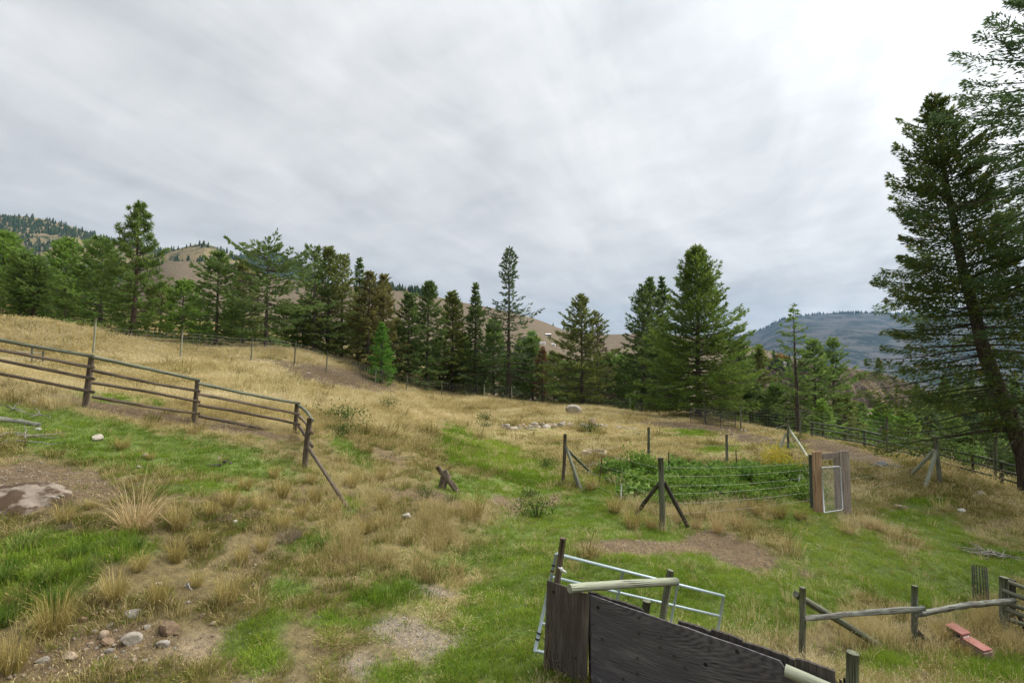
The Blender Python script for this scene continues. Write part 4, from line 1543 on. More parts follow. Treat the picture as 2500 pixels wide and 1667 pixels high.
L1 = float(np.linalg.norm(tm - tl))
L2 = float(np.linalg.norm(tr - tm))
panel('plywood_sheet', tl, L1 - .004, -1.32, 0, .018, -.002, PLYV, .055)['label'] = 'brown knotty upright sheet'
panel('plywood_sheet', tm, L2, -2.0, -.005, .018, 0, PLYH, 0, True)['label'] = 'long blackened sheet with a broken corner'
x = .55
kk = 0
while x < L1 + L2 + .02:
    w = .3 + .16 * random.random()
    h = -.03 + .02 * random.random() + (.02 if x > 2 else 0)
    if kk not in (2,):
        n = 7
        top = [(q * w / (n - 1), h - .012 * (abs(q - 3) / 3) ** 4 * (1 if kk % 2 else .5) + random.random() * .008) for q in range(n)]
        ring = [(0, -1.5)] + top + [(w, -1.5)]
        k = len(ring)
        V = [(a, 0, z) for a, z in ring] + [(a, .035, z) for a, z in ring]
        m = MB().add(V, [tuple(range(k)), tuple(range(2 * k - 1, k - 1, -1))] + [(i, i + k, (i + 1) % k + k, (i + 1) % k) for i in range(k)])
        o = bpy.data.objects.new('plank', m.mesh('plank', WOODD))
        o.rotation_euler = (0, 0, math.atan2(d1[1], d1[0]))
        p = tl + d1 * x - nrm * .12
        o.location = (p[0] - pb[0], p[1] - pb[1], ZT - pb[2])
        link(o, pen)
    x += w + .008
    kk += 1
a = tr + d1 * -.12 - nrm * .035
b_ = tr + d1 * .75 - nrm * .03 - np.array([0, 0, .12])
log_obj('rail', a - [0, 0, .10], b_ - [0, 0, .05], .055, .055, WOODL, pen, 10)
# bolt holes and nails on the sheets
for (u, v) in [(1438 + 8, 1523), (1442, 1546), (1559, 1509), (1559, 1546), (1470, 1560), (1613, 1553), (1735, 1568), (1556, 1606), (1556, 1643), (1672, 1630), (1442, 1614), (1440, 1638), (1611, 1580), (1731, 1584), (1645, 1600)]:
    d = ray(u, v)
    s = ((tl - CAM) @ nrm) / (d @ nrm)
    p = CAM + d * s + nrm * .003
    o = log_obj('bolt', p, p + nrm * .006, .016, .014, DARKM, pen, 7, .0, 0, 2)

pg = thing('pipe_gate', 'pale blue-grey tubular steel gate leaning against the pen posts', 'gate', gp(1306, 1590))
pgb = np.array(pg.location)
TL_, TR_, BL_, BR_ = pt(1358, 1352, 6.7), pt(1767, 1454, 7.6), pt(1306, 1588, 6.6), None
dn = (BL_ - TL_)
ln = np.linalg.norm(dn)
BR_ = TR_ + dn


def pipe(name, a, b_, r=.021):
    return log_obj(name, a, b_, r, r, GALV, pg, 10, 0.0, 1e-5, 3)


for f in (0.0, .24, .48, .72, 1.0):
    pipe('bar', TL_ + dn * f, TR_ + dn * f, .021 if f in (0, 1) else .018)
for f in (0, .37, .70, 1):
    p = TL_ + (TR_ - TL_) * f
    pipe('upright', p, p + dn, .022 if f in (0, 1) else .019)
for f in (.12, .18, .82, .88):
    p = TL_ + dn * f
    log_obj('hinge_band', p - dn / ln * .012, p + dn / ln * .012, .03, .03, RUSTM if f == .18 else DARKM, pg, 10, 0, 1e-5, 2)


def single_post(name, label, top, base, Y, r, mat, cat='post', zb=None, sides=12, jit=.12):
    t = pt(*top, Y)
    b0 = pt(*base, Y)
    z0 = gz(b0[0], b0[1]) - .25
    # carry the line of the post down to the ground
    dd = (b0 - t) / max(t[2] - b0[2], .05)
    b1 = t + dd * (t[2] - z0)
    o = log_obj(name, b1, t, r * 1.06, r, mat, None, sides, jit)
    return tag(o, label, cat)


single_post('wooden_post', 'tall split grey-brown post at the hinge end of the pipe gate', (1375, 1313), (1361, 1422), 6.55, .042, WOOD)
p2 = single_post('wooden_post', 'mossy leaning post carrying the pale log rail', (1637, 1391), (1618, 1510), 7.0, .047, WOODG)
single_post('wooden_post', 'short sawn-off post stub behind the plank tops', (1579, 1466), (1575, 1500), 6.25, .048, WOODG)
single_post('wooden_post', 'stout round green-grey post with a sawn top by the broken plywood corner', (2081, 1592), (2081, 1667), 5.2, .057, WOODG)
bs = thing('broken_stump', 'dark splintered stump beside the stout round post', 'stump', pt(2052, 1667, 5.4) - np.array([0, 0, .5]))
for i in range(7):
    a = np.array(bs.location) + [(random.random() - .5) * .09, (random.random() - .5) * .09, 0]
    log_obj('splinter', a - [0, 0, .3], a + [(random.random() - .5) * .04, 0, .48 + .1 * random.random()], .026, .012, WOODD if i % 3 else DEADW, bs, 5, .5)
o = log_obj('log_rail', pt(1391, 1436, 6.0), pt(1652, 1419, 6.93), .05, .052, WOODL, None, 14, .06, .004, 8)
tag(o, 'pale peeled log rail laid from the plywood wall to the mossy post', 'log')
bo = thing('gate_bolt', 'galvanised bolt sticking out of the tall post', 'bolt', pt(1369, 1388, 6.5))
p = np.array(bo.location)
log_obj('pin', p + [-.03, .02, .01], p + [.07, -.05, -.03], .012, .012, GALVL, bo, 8, 0)
log_obj('collar', p + [.0, 0, 0], p + [.022, -.015, -.008], .026, .026, GALVL, bo, 10, 0, 1e-5, 2)

# ------------------------------------------------------------------ split rail fence, lower right
sf = thing('split_rail_fence', 'old grey split-rail fence with lichen between round posts in dry grass', 'fence', gp(1957, 1612))
sY = {}
for (tp, bs_, r) in [((1959, 1433), (1956, 1612), .047), ((2234, 1429), (2231, 1575), .048)]:
    g0 = gp(*bs_)
    t = pt(*tp, g0[1])
    sY[tp[0]] = g0[1]
    log_obj('post', g0 - [0, 0, .2], t, r * 1.05, r, WOODG, sf, 10)
Y3 = 10.0
log_obj('rail', pt(1963, 1510, sY[1959] - .07), pt(2254, 1484, sY[2234] - .09), .036, .045, WOODX, sf, 9, .45, .006, 14)
log_obj('rail', pt(2238, 1499, sY[2234] - .12), pt(2474, 1466, Y3 - .12), .042, .048, WOODX, sf, 9, .45, .008, 14)
log_obj('brace', pt(1942, 1450, sY[1959] + .06), gp(2156, 1572) - [0, 0, .06], .055, .055, WOODG, sf, 9)
log_obj('brace', pt(2236, 1538, sY[2234]), gp(2292, 1584) - [0, 0, .06], .045, .045, WOODD, sf, 8)

cg = thing('corral_gate', 'mossy green round-rail corral panel on twin posts at the right edge', 'corral panel', pt(2450, 1545, Y3))
for (u0, v0, v1, Yq, r, mt) in [(2452, 1408, 1545, Y3, .075, WOODG), (2471, 1414, 1545, Y3 + .22, .065, WOODD)]:
    t = pt(u0, v0, Yq)
    b1 = pt(u0 - 3, v1, Yq)
    log_obj('post', (b1[0], b1[1], gz(b1[0], b1[1]) - .2), t, r, r, mt, cg, 10)
for (ua, va, ub, vb) in [(2460, 1419, 2620, 1476), (2446, 1440, 2620, 1506), (2454, 1471, 2620, 1528), (2454, 1486, 2620, 1548), (2466, 1512, 2620, 1570)]:
    log_obj('rail', pt(ua, va, Y3 - .09), pt(ub, vb, 9.3), .042, .042, WOODG, cg, 9)
t = pt(2620, 1460, 9.35)
log_obj('post', (t[0], t[1], gz(t[0], t[1]) - .2), t, .07, .07, WOODG, cg, 10)
log_obj('brace', pt(2481, 1490, 9.95), pt(2535, 1600, 9.7), .04, .04, WOODD, cg, 8)

# rolled wire guard
g0 = gp(2396, 1476)
wg = thing('wire_mesh_guard', 'upright dark roll of wire mesh standing in the grass', 'wire mesh', g0)
m = MB()
hh, r0 = .8, .13
for k in range(23):
    th = np.linspace(0, 2 * math.pi, 15)
    m.tube(np.stack([r0 * np.cos(th), r0 * np.sin(th), np.full(15, k * hh / 22)], -1), .006, 3, False)
for k in range(16):
    a = k / 16 * 2 * math.pi
    m.tube(np.array([[r0 * math.cos(a), r0 * math.sin(a), -.05], [r0 * math.cos(a) * .9, r0 * math.sin(a) * .9, hh]]), .006, 3, False)
m.obj('mesh_roll', DARKM, wg)

# faded red body in the grass
g0 = gp(2360, 1590)
rb = thing('red_box', 'faded red stepped metal box with a dark side half buried in dry grass', 'box', g0 + np.array([0, 0, .02]))
rb.scale = (.7, .75, .8)
Ax = (pt(2412, 1580, g0[1] - .25) - pt(2335, 1545, g0[1] + .25))
Ax[2] = 0
Ax /= np.linalg.norm(Ax)
By = np.array([-Ax[1], Ax[0], 0])
M = np.stack([Ax, By, np.array([0, 0, 1.0])], 1)


def rbox(name, c, size, mat):
    o = MB().box((0, 0, 0), size).obj(name, mat, rb)
    o.rotation_euler = (0.05, .1, math.atan2(Ax[1], Ax[0]))
    o.location = M @ np.array(c)
    md = o.modifiers.new('edge', 'BEVEL')
    md.width = .012
    md.segments = 2
    return o


rbox('body', (0, 0, .12), (.95, .30, .26), PINKP)
rbox('hood', (.24, 0, .262), (.46, .29, .03), REDP)
rbox('cab', (-.18, 0, .31), (.36, .27, .14), REDP)
rbox('roof', (-.18, 0, .392), (.4, .31, .025), REDP)
rbox('window', (-.18, -.138, .315), (.3, .012, .085), DARKG)
rbox('trim', (.01, 0, .30), (.02, .2, .03), WHITEP)

# dark net heap and pipe by the right brace
g0 = gp(2180, 1140)
nh = thing('net_heap', 'crumpled blue-grey netting heap on the brown soil', 'netting', g0)
k, n = 26, 14
U_, V_ = np.meshgrid(np.linspace(-.75, .75, k), np.linspace(-.45, .45, n), indexing='ij')
wx, wy = U_ + g0[0], V_ + g0[1]
e = np.clip(1 - (U_ / .75) ** 4, 0, 1) * np.clip(1 - (V_ / .45) ** 4, 0, 1)
Z_ = Hg(wx, wy) - g0[2] + e * (.05 + .28 * np.maximum(fbm(U_ * 4, V_ * 4, 4, 3) - .3, 0)) - .02
i = np.arange(k - 1)[:, None] * n + np.arange(n - 1)[None]
o = bpy.data.objects.new('netting', mesh_np('netting', np.stack([U_, V_, Z_], -1).reshape(-1, 3), np.stack([i, i + n, i + n + 1, i + 1], -1).reshape(-1, 4), NETM, None, True))
link(o, nh)
log_obj('pipe', gp(2145, 1137) + [0, 0, .05], gp(2183, 1152) + [0, 0, .05], .02, .02, WHITEP, nh, 7)

# concrete well ring
g0 = gp(1452, 1112)
cr = thing('concrete_ring', 'broken pale concrete well ring sunk in the dry grass', 'well ring', g0 - np.array([0, 0, .1]))
th = np.linspace(0, 2 * math.pi, 40, endpoint=False)
prof = [(.60, -.15), (.60, .33), (.585, .35), (.50, .35), (.49, .33), (.49, -.1)]
V = np.concatenate([np.stack([r * np.cos(th), r * np.sin(th) * .95, z + (fbm(np.cos(th) * 2 + 9, np.sin(th) * 2 + 9, 4, 3) - .5) * .12 * (z > .3)], -1) for r, z in prof])
i = np.arange(5)[:, None] * 40 + np.arange(40)[None]
i2 = np.arange(5)[:, None] * 40 + (np.arange(40)[None] + 1) % 40
o = bpy.data.objects.new('ring', mesh_np('ring', V, np.stack([i, i2, i2 + 40, i + 40], -1).reshape(-1, 4), CONC, None, True))
link(o, cr)
V = [(.49 * math.cos(t), .46 * math.sin(t), .18 + .05 * math.sin(t * 3)) for t in th]
MB().add(V, [tuple(range(40))]).obj('earth_fill', m_simple('earth_fill', (.16, .11, .07), (.28, .21, .13), 12), cr)


# ------------------------------------------------------------------ trees
def kites(c, d, l, w, g, flat=.5):
    """leaf faces at c along unit d"""
    n = len(c)
    rnd = g.normal(size=(n, 3))
    rnd[:, 2] += flat * 2
    s = np.cross(d, rnd)
    s /= np.linalg.norm(s, axis=1, keepdims=True) + 1e-9
    s = s * (w / 2)[:, None]
    l = l[:, None]
    V = np.stack([c - d * l * .15, c + d * l * .35 - s, c + d * l * .85, c + d * l * .35 + s], 1)
    return V.reshape(-1, 3)


def unit(a):
    return a / (np.linalg.norm(a, axis=-1, keepdims=True) + 1e-9)


def conifer(seed, H, R, bf=.1, leaf=(.42, .15), dens=1.0, sp=.4, irr=.3, shape='cone', droop=.28, up=.55, path=None, skip=None, dead=0.0, lowdead=.1, nbr=5, cone_tip=0.0, rt=None, vol=0.0, pe=.8):
    """returns wood (V,Q) and crown (V,Q,c) of one conifer standing at the origin"""
    g = np.random.default_rng(seed)
    path = path if path is not None else np.array([[0, 0, 0], [1, (g.random() - .5) * .03 * H, (g.random() - .5) * .03 * H]])
    px = lambda t: np.stack([np.interp(t, path[:, 0], path[:, 1]), np.interp(t, path[:, 0], path[:, 2])], -1)
    WV, WQ, nw = [], [], 0

    def addw(P, r, sides):
        nonlocal nw
        V, Q, _ = tube_arr(P, r, sides, .12 if sides > 4 else 0, seed)
        WV.append(V)
        WQ.append(Q + nw)
        nw += len(V)
    tt = np.linspace(0, 1, 22)
    r0 = rt if rt else .0135 * H + .05
    xy = px(tt)
    jitter = np.cumsum(g.normal(size=(22, 2)) * .004 * H ** .5, 0)
    jitter -= np.linspace(0, 1, 22)[:, None] * jitter[-1]
    xy = xy + jitter
    PX = lambda t: np.stack([np.interp(t, tt, xy[:, 0]), np.interp(t, tt, xy[:, 1])], -1)
    flare = 1 + .5 * np.exp(-tt * 40)
    addw(np.concatenate([xy, (tt * H - .3 * (tt == 0))[:, None]], 1), r0 * flare * np.maximum((1 - tt) ** .85, .03), 9)
    CV, CC = [], []
    ph = g.random(4) * 6.28
    b0 = bf * H
    h = b0
    az = 0.0
    while h < H * .99:
        t = (h - b0) / (H - b0)
        if shape == 'cone':
            pr = (1 - t) ** pe * min(1, .6 + 2.5 * t)
        elif shape == 'column':
            pr = (1 - t) ** .55 * min(1, .72 + 1.4 * t)
        elif shape == 'broad':
            pr = math.sqrt(max(1 - t ** 3, 0)) * min(1, .5 + 1.2 * t)
        elif shape == 'spire':
            pr = ((1 - t) ** .78) * (.72 + .28 * math.sin(t * 17 + ph[0])) * min(1, .8 + 1.5 * t)
        else:
            pr = (1 - t) ** .8
        k = max(2, int(nbr * (.75 + .5 * g.random())))
        for j in range(k):
            az += 2.4 + (g.random() - .5) * .9
            lob = 1 + irr * math.sin(2 * az + ph[1] + t * 6) * .6 + irr * (g.random() - .5) * 2.2
            L = R * pr * max(lob, .18)
            if g.random() < irr * .12:
                L *= 1.35
            if skip is not None and skip(t, az, g):
                continue
            if L < .12:
                L = .12 + .1 * g.random()
            hz = h + (g.random() - .5) * sp
            isdead = g.random() < dead or (t < lowdead and g.random() < .55)
            e0 = -.12 + up * t * 1.3 + (g.random() - .5) * .3
            dh = np.array([math.cos(az), math.sin(az)])
            s = np.linspace(0, 1, 5)
            rr = L * s * math.cos(e0)
            zz = hz + L * (s * math.sin(e0) - droop * (1 - t) * s ** 1.6 + .22 * s ** 3)
            o = PX(np.array([hz / H]))[0]
            BP = np.stack([o[0] + rr * dh[0], o[1] + rr * dh[1], zz], -1)
            addw(BP, np.maximum(np.linspace(.011 * L + .012, .004, 5), .006), 3)
            if isdead:
                continue
            n = int(dens * (5 + 13.5 * L / (leaf[0] / .42)))
            q = g.random(n) ** .6
            q = .14 + .88 * q
            c = np.stack([np.interp(q, s, BP[:, i]) for i in range(3)], -1)
            tang = unit(BP[-1] - BP[0])
            lat = np.array([-dh[1], dh[0], 0])
            wdt = (.10 + .34 * L * np.clip(1.12 - q, .04, 1) * np.minimum(1, q * 2.5 + .2))
            off = (g.random(n) * 2 - 1)
            c = c + lat[None] * (off * wdt)[:, None]
            c[:, 2] -= abs(off) * wdt * .3 + g.random(n) * .06 * L
            if vol:
                c[:, 2] += (g.random(n) - .62) * vol * L * np.clip(1.2 - q, .25, 1)
            d = unit(tang[None] * .8 + np.array([0, 0, -1.4 * vol]) * (g.random(n) < .6)[:, None] + lat[None] * (off * 1.1)[:, None] + g.normal(size=(n, 3)) * .32 + np.array([0, 0, -.12 + .3 * t]))
            sc = .7 + .6 * g.random(n)
            CV.append(kites(c, d, leaf[0] * sc, leaf[1] * sc, g))
            br = g.random() * .3
            cc = .2 + br + .35 * g.random(n)
            if cone_tip:
                cc = np.where(g.random(n) < cone_tip * (q > .55), .88 + .12 * g.random(n), cc)
            CC.append(np.repeat(cc, 4))
        h += sp * (1.0 - .45 * t) * (.7 + .6 * g.random())
    # leader
    n = 14
    q = 1 - .1 * g.random(n)
    c = np.concatenate([PX(q), (q * H)[:, None]], 1)
    d = unit(g.normal(size=(n, 3)) * .6 + np.array([0, 0, .9]))
    CV.append(kites(c, d, leaf[0] * np.ones(n) * .8, leaf[1] * np.ones(n) * .8, g))
    CC.append(np.full(n * 4, .5))
    CV = np.concatenate(CV)
    return (np.concatenate(WV), np.concatenate(WQ)), (CV, np.arange(len(CV)).reshape(-1, 4), np.concatenate(CC))


def pine(seed, H, R, bf=.3, path=None, puffn=17, nl=.34, sp=.55):
    """long-needled pine: limbs ending in tufts"""
    g = np.random.default_rng(seed)
    WV, WQ, nw = [], [], 0

    def addw(P, r, sides):
        nonlocal nw
        V, Q, _ = tube_arr(P, r, sides, .1 if sides > 4 else 0, seed)
        WV.append(V)
        WQ.append(Q + nw)
        nw += len(V)
    tt = np.linspace(0, 1, 20)
    lean = path if path is not None else (0, 0)
    xy = np.stack([lean[0] * tt + .12 * np.sin(tt * 5), lean[1] * tt], -1)
    addw(np.concatenate([xy, (tt * H - .3 * (tt == 0))[:, None]], 1), (.015 * H + .05) * np.maximum((1 - tt) ** .8, .04), 9)
    CV, CC = [], []
    h, az = bf * H, 0.0
    while h < H * .985:
        t = (h / H - bf) / (1 - bf)
        pr = (math.sin(min(1, t * 1.6 + .35) * math.pi / 2)) * (1 - t ** 1.5) ** .8
        for j in range(4):
            az += 2.4 + (g.random() - .5)
            L = R * max(pr, .12) * (.55 + .6 * g.random())
            e0 = -.15 + .95 * t + (g.random() - .5) * .35
            dh = np.array([math.cos(az), math.sin(az)])
            s = np.linspace(0, 1, 6)
            zz = h + L * (s * math.sin(e0) - .12 * (1 - t) * s + .28 * s ** 2.5)
            o = np.array([np.interp(h / H, tt, xy[:, 0]), np.interp(h / H, tt, xy[:, 1])])
            BP = np.stack([o[0] + L * s * math.cos(e0) * dh[0], o[1] + L * s * math.cos(e0) * dh[1], zz], -1)
            addw(BP, np.maximum(np.linspace(.014 * L + .015, .007, 6), .007), 3)
            npf = 2 + int(L * 3.2)
            for q in (.42 + .58 * g.random(npf)):
                c0 = np.array([np.interp(q, s, BP[:, i]) for i in range(3)])
                lat = np.array([-dh[1], dh[0], 0]) * (g.random() * 2 - 1) * .36 * L * (1.15 - q)
                c1 = c0 + lat + [0, 0, abs(lat[0]) * .2 + .08 * g.random()]
                addw(np.stack([c0 - lat * .1, c0 + lat * .6, c1]), [.009, .008, .006], 3)
                n = puffn
                d = unit(g.normal(size=(n, 3)) + np.array([dh[0] * .5, dh[1] * .5, .55]))
                CV.append(kites(c1[None] + d * .05, d, nl * (.7 + .5 * g.random(n)), np.full(n, nl * .17), g, 0))
                CC.append(np.repeat(.25 + .45 * g.random(n) + .2 * (g.random() - .5), 4))
        h += sp * (.7 + .6 * g.random()) * (1 - .35 * t)
    CV = np.concatenate(CV)
    return (np.concatenate(WV), np.concatenate(WQ)), (CV, np.arange(len(CV)).reshape(-1, 4), np.concatenate(CC))


DKG, MDG, BRG, LIM, BRN, OLV, BLU = (.115, .17, .055), (.14, .215, .06), (.175, .28, .06), (.2, .225, .065), (.165, .16, .06), (.155, .185, .055), (.09, .13, .062)


def plant_tree(name, label, loc, parts, col, bark=None, group=None, cat='tree'):
    (WV, WQ), (CV, CQ, CC) = parts
    t = thing(name, label, cat, loc, group)
    o = bpy.data.objects.new('trunk', mesh_np('trunk', WV, WQ, bark or BARK, None, True))
    link(o, t)
    o = bpy.data.objects.new('crown', mesh_np('crown', CV, CQ, NEEDLES, {'c': CC}))
    o.color = (*col, 1)
    link(o, t)
    return t


GF = 'firs along the back of the field'
FILL = 'dark green fir filling the gaps in the row behind the wire fence'
TREES = [  # u, distance, top v, half width px, kind, colour, label, group
    (15, 46, 570, 70, 'dense', BRG, 'bushy bright green conifer at the left end of the row', GF),
    (75, 44, 615, 56, 'multi', MDG, 'bushy conifer raised on a cluster of bare trunks', GF),
    (168, 50, 590, 56, 'dense', BRG, 'pointed bright green conifer just left of the wide bushy one', GF),
    (255, 45, 588, 76, 'dense', MDG, 'wide bushy green conifer right beside the tall open pine', GF),
    (342, 38, 497, 88, 'pine', (.14, .21, .055), 'tall open-topped pine with clumped needle tufts', GF),
    (450, 47, 688, 55, 'dense', BRG, 'low yellow-green conifer right of the tall open pine', GF),
    (535, 44, 617, 58, 'open', MDG, 'slim fir with bare lower trunk and see-through branches', GF),
    (598, 50, 640, 42, 'dense', LIM, 'yellowish narrow conifer next to the broad flat-topped fir', GF),
    (657, 44, 598, 74, 'broad', DKG, 'broad dark fir with a ragged flat top', GF),
    (772, 50, 605, 50, 'thin', DKG, 'dark fir with an open tuft-like top', GF),
    (806, 52, 606, 46, 'col', OLV, 'tall yellow-brown fir with rusty lower boughs', GF),
    (838, 54, 623, 44, 'thin', OLV, 'olive fir with a sparse ragged top', GF),
    (879, 57, 634, 34, 'spire', DKG, 'thin spire-topped fir between olive and brown firs', GF),
    (902, 52, 664, 40, 'col', BRN, 'brownish columnar fir with dense crown', GF),
    (938, 54, 673, 40, 'col', BRN, 'brownish columnar fir behind the bright young one', GF),
    (934, 49, 788, 40, 'young', (.12, .26, .045), 'bright green young fir standing at the wire fence', GF),
    (1000, 56, 719, 44, 'col', DKG, 'dark columnar fir right of the brown firs', GF),
    (1045, 58, 689, 46, 'col', DKG, 'tall dark columnar fir with a pointed narrow top', GF),
    (1105, 62, 715, 40, 'col', OLV, 'olive narrow fir between two dark columnar ones', GF),
    (1163, 62, 691, 44, 'spire', DKG, 'dark fir with a spire top left of the tallest middle fir', GF),
    (1243, 62, 603, 74, 'tall', BLU, 'tallest middle fir with a bare-looking open spire', GF),
    (1300, 67, 825, 46, 'dense', MDG, 'low fir tucked right of the tallest middle fir', GF),
    (1325, 63, 850, 24, 'deadfir', (.16, .085, .05), 'rusty brown dead young fir', GF),
    (1420, 61, 722, 66, 'open', OLV, 'open olive fir standing right behind the grey boulder', GF),
    (1458, 66, 762, 34, 'snag', (.1, .08, .05), 'half bare grey-topped fir beside the open olive one', GF),
    (1565, 60, 699, 62, 'open', DKG, 'dark fir with long level boughs left of the twin spires', GF),
    (1590, 62, 676, 48, 'open', DKG, 'left of the twin-spired firs behind the great fir', GF),
    (1620, 63, 676, 44, 'spire', DKG, 'right of the twin-spired firs behind the great fir', GF),
    (1697, 46, 610, 130, 'great', (.135, .2, .045), 'great full green fir with a broad conical crown', GF),
    (1800, 60, 834, 50, 'dense', MDG, 'bluish young fir behind the right side of the great fir', GF),
    (1936, 43, 748, 72, 'sparse', MDG, 'tall thin fir with sparse level boughs and bare top', GF),
    (1985, 46, 832, 66, 'open', MDG, 'mid-sized fir right of the tall thin one', GF),
    (2028, 50, 824, 46, 'thin', MDG, 'wispy-topped fir above the young bright fir', GF),
    (2006, 38, 976, 44, 'young', BRG, 'small bright young fir below the wispy-topped one', GF),
    (1850, 62, 846, 46, 'open', OLV, 'thin olive fir between the great fir and the tall thin fir', GF),
    (2155, 34, 988, 62, 'young', (.14, .26, .05), 'bright green bushy young fir behind the dark rail fence', GF),
    (2215, 33, 1008, 54, 'young', (.18, .28, .06), 'yellow-green young fir right of the bright bushy one', GF),
]
for (u, Y, vt, hw) in [(120, 53, 645, 50), (212, 55, 640, 50), (395, 52, 660, 50), (490, 50, 700, 46), (565, 54, 720, 40), (700, 50, 710, 46), (742, 54, 700, 44), (862, 60, 730, 42), (968, 60, 745, 40),
                       (1075, 64, 790, 40), (1130, 66, 780, 40), (1205, 68, 745, 46), (1275, 72, 800, 46), (1352, 76, 830, 56), (1385, 72, 850, 46), (1490, 74, 828, 60), (1525, 70, 835, 56), (1650, 62, 830, 60), (1755, 56, 860, 60), (35, 60, 650, 60), (300, 62, 690, 60), (640, 62, 745, 56), (780, 66, 745, 52), (900, 68, 770, 50), (1010, 70, 800, 50), (1145, 74, 830, 52), (1240, 76, 830, 60), (1440, 80, 850, 60), (1580, 76, 845, 64), (-60, 48, 560, 60), (-150, 52, 570, 62), (-250, 50, 560, 66), (1830, 58, 900, 46), (1895, 56, 905, 46), (1960, 54, 900, 50), (2060, 48, 930, 46)]:
    TREES.append((u, Y, vt + 38, hw, 'dense' if u % 2 else 'col', random.choice([DKG, MDG, MDG, OLV]), FILL, 'filler firs behind the wire fence'))
for (u, Y, vt, hw) in [(2265, 62, 985, 60), (2320, 56, 1020, 66), (2370, 70, 1000, 70), (2415, 54, 1050, 66), (2460, 64, 1010, 70), (2500, 52, 1070, 60), (2285, 85, 960, 60), (2350, 95, 965, 60), (2430, 90, 970, 66), (2480, 80, 990, 60), (2560, 60, 1040, 70), (2240, 48, 1075, 50), (2100, 60, 985, 44), (2230, 130, 935, 40), (2300, 140, 920, 44), (2360, 125, 930, 44), (2420, 135, 915, 46), (2470, 120, 925, 46), (2520, 110, 920, 50), (2330, 110, 945, 44), (2445, 105, 940, 46), (2500, 95, 955, 50), (2395, 100, 955, 46), (2265, 105, 960, 40), (2580, 85, 960, 56), (2200, 75, 1000, 44), (2305, 75, 1005, 50)]:
    TREES.append((u, Y, vt, hw, 'open', random.choice([DKG, MDG, BLU]), 'dark fir growing down the steep valley side below the rail fence', 'firs down the valley side'))

for i, (u, Y, vt, hw, kind, colr, lab, grp) in enumerate(TREES):
    tp = pt(u, vt, Y)
    x, y = tp[0], Y
    z = gz(x, y)
    H = tp[2] - z
    R = hw * Y / F * (1.0 if kind in ('great', 'sparse', 'young', 'pine') else 1.22)
    sd_ = 1000 + i
    lf = (.40, .14)
    if kind == 'pine':
        parts = pine(sd_, H, R * 1.05, .08, (.35, 0), 18, .36, .42)
        plant_tree('pine_tree', lab, (x - .25, y, z), parts, colr, BARKP, grp)
        continue
    if kind == 'multi':
        A = [conifer(sd_ + 50 + j, H * (1 - .06 * j), R * .75, .28, lf, 1.1, .36, .35, 'column') for j in range(3)]
        offs = [(-.7, 0), (.1, .5), (.8, -.1)]
        WV, WQ, CV, CQ, CC, a0, c0 = [], [], [], [], [], 0, 0
        for (w_, c_), of in zip(A, offs):
            o3 = np.array([of[0], of[1], 0])
            WV.append(w_[0] + o3)
            WQ.append(w_[1] + a0)
            a0 += len(w_[0])
            CV.append(c_[0] + o3)
            CQ.append(c_[1] + c0)
            c0 += len(c_[0])
            CC.append(c_[2])
        plant_tree('fir_tree', lab, (x, y, z), ((np.concatenate(WV), np.concatenate(WQ)), (np.concatenate(CV), np.concatenate(CQ), np.concatenate(CC))), colr, BARKP, grp)
        continue
    kw = {
        'dense': dict(bf=.03, dens=1.4, sp=.34, irr=.28, shape='column', droop=.2),
        'open': dict(pe=.68, bf=.05, dens=1.2, sp=.42, irr=.42, shape='cone', lowdead=.05),
        'broad': dict(bf=.07, dens=1.25, sp=.42, irr=.5, shape='broad', up=.35, lowdead=.05),
        'thin': dict(bf=.06, dens=1.0, sp=.42, irr=.5, shape='column', lowdead=.05, droop=.3),
        'col': dict(bf=.04, dens=1.3, sp=.36, irr=.34, shape='column', lowdead=.03, droop=.32),
        'spire': dict(bf=.05, dens=1.15, sp=.38, irr=.4, shape='spire', lowdead=.03, up=.4),
        'tall': dict(bf=.08, dens=.72, sp=.46, irr=.5, shape='spire', lowdead=.1, up=.35, droop=.3),
        'young': dict(bf=.03, dens=1.35, sp=.27, irr=.2, shape='cone', droop=.12, lowdead=0),
        'deadfir': dict(bf=.1, dens=.7, sp=.3, irr=.4, shape='cone', dead=.4),
        'snag': dict(bf=.1, dens=.7, sp=.42, irr=.5, shape='cone', dead=.45),
        'great': dict(pe=.66, bf=.05, dens=1.5, sp=.32, irr=.3, shape='cone', droop=.3, up=.7, nbr=7, lowdead=.05),
        'sparse': dict(bf=.12, dens=.6, sp=.5, irr=.4, shape='cone', lowdead=.3, up=.15, droop=.1, nbr=4),
    }[kind]
    if kind == 'great':
        lf = (.36, .12)
    if kind == 'young':
        lf = (.26, .09)
    if Y > 60:
        lf = (.48, .17)
    parts = conifer(sd_, H, R, leaf=lf, **kw)
    plant_tree('fir_tree', lab, (x, y, z), parts, colr, BARK, grp)

# leaning fir, right
YL = 21.0
base = pt(2520, 1150, YL)
zb = gz(base[0], base[1])
Hl = pt(2280, 240, YL)[2] - zb
pth = []
for (u, v) in [(2524, 1160), (2500, 1090), (2471, 1017), (2417, 883), (2352, 653), (2314, 459), (2292, 330), (2280, 240)]:
    q = pt(u, v, YL)
    pth.append(((q[2] - zb) / Hl, q[0] - base[0], 0.0))
pth[0] = (0.0, pth[0][1], 0.0)


def skipl(t, az, g):
    # few boughs on the right of the lower trunk, long ones to the left
    return t < .25 and math.cos(az) > -.3 and g.random() < .85


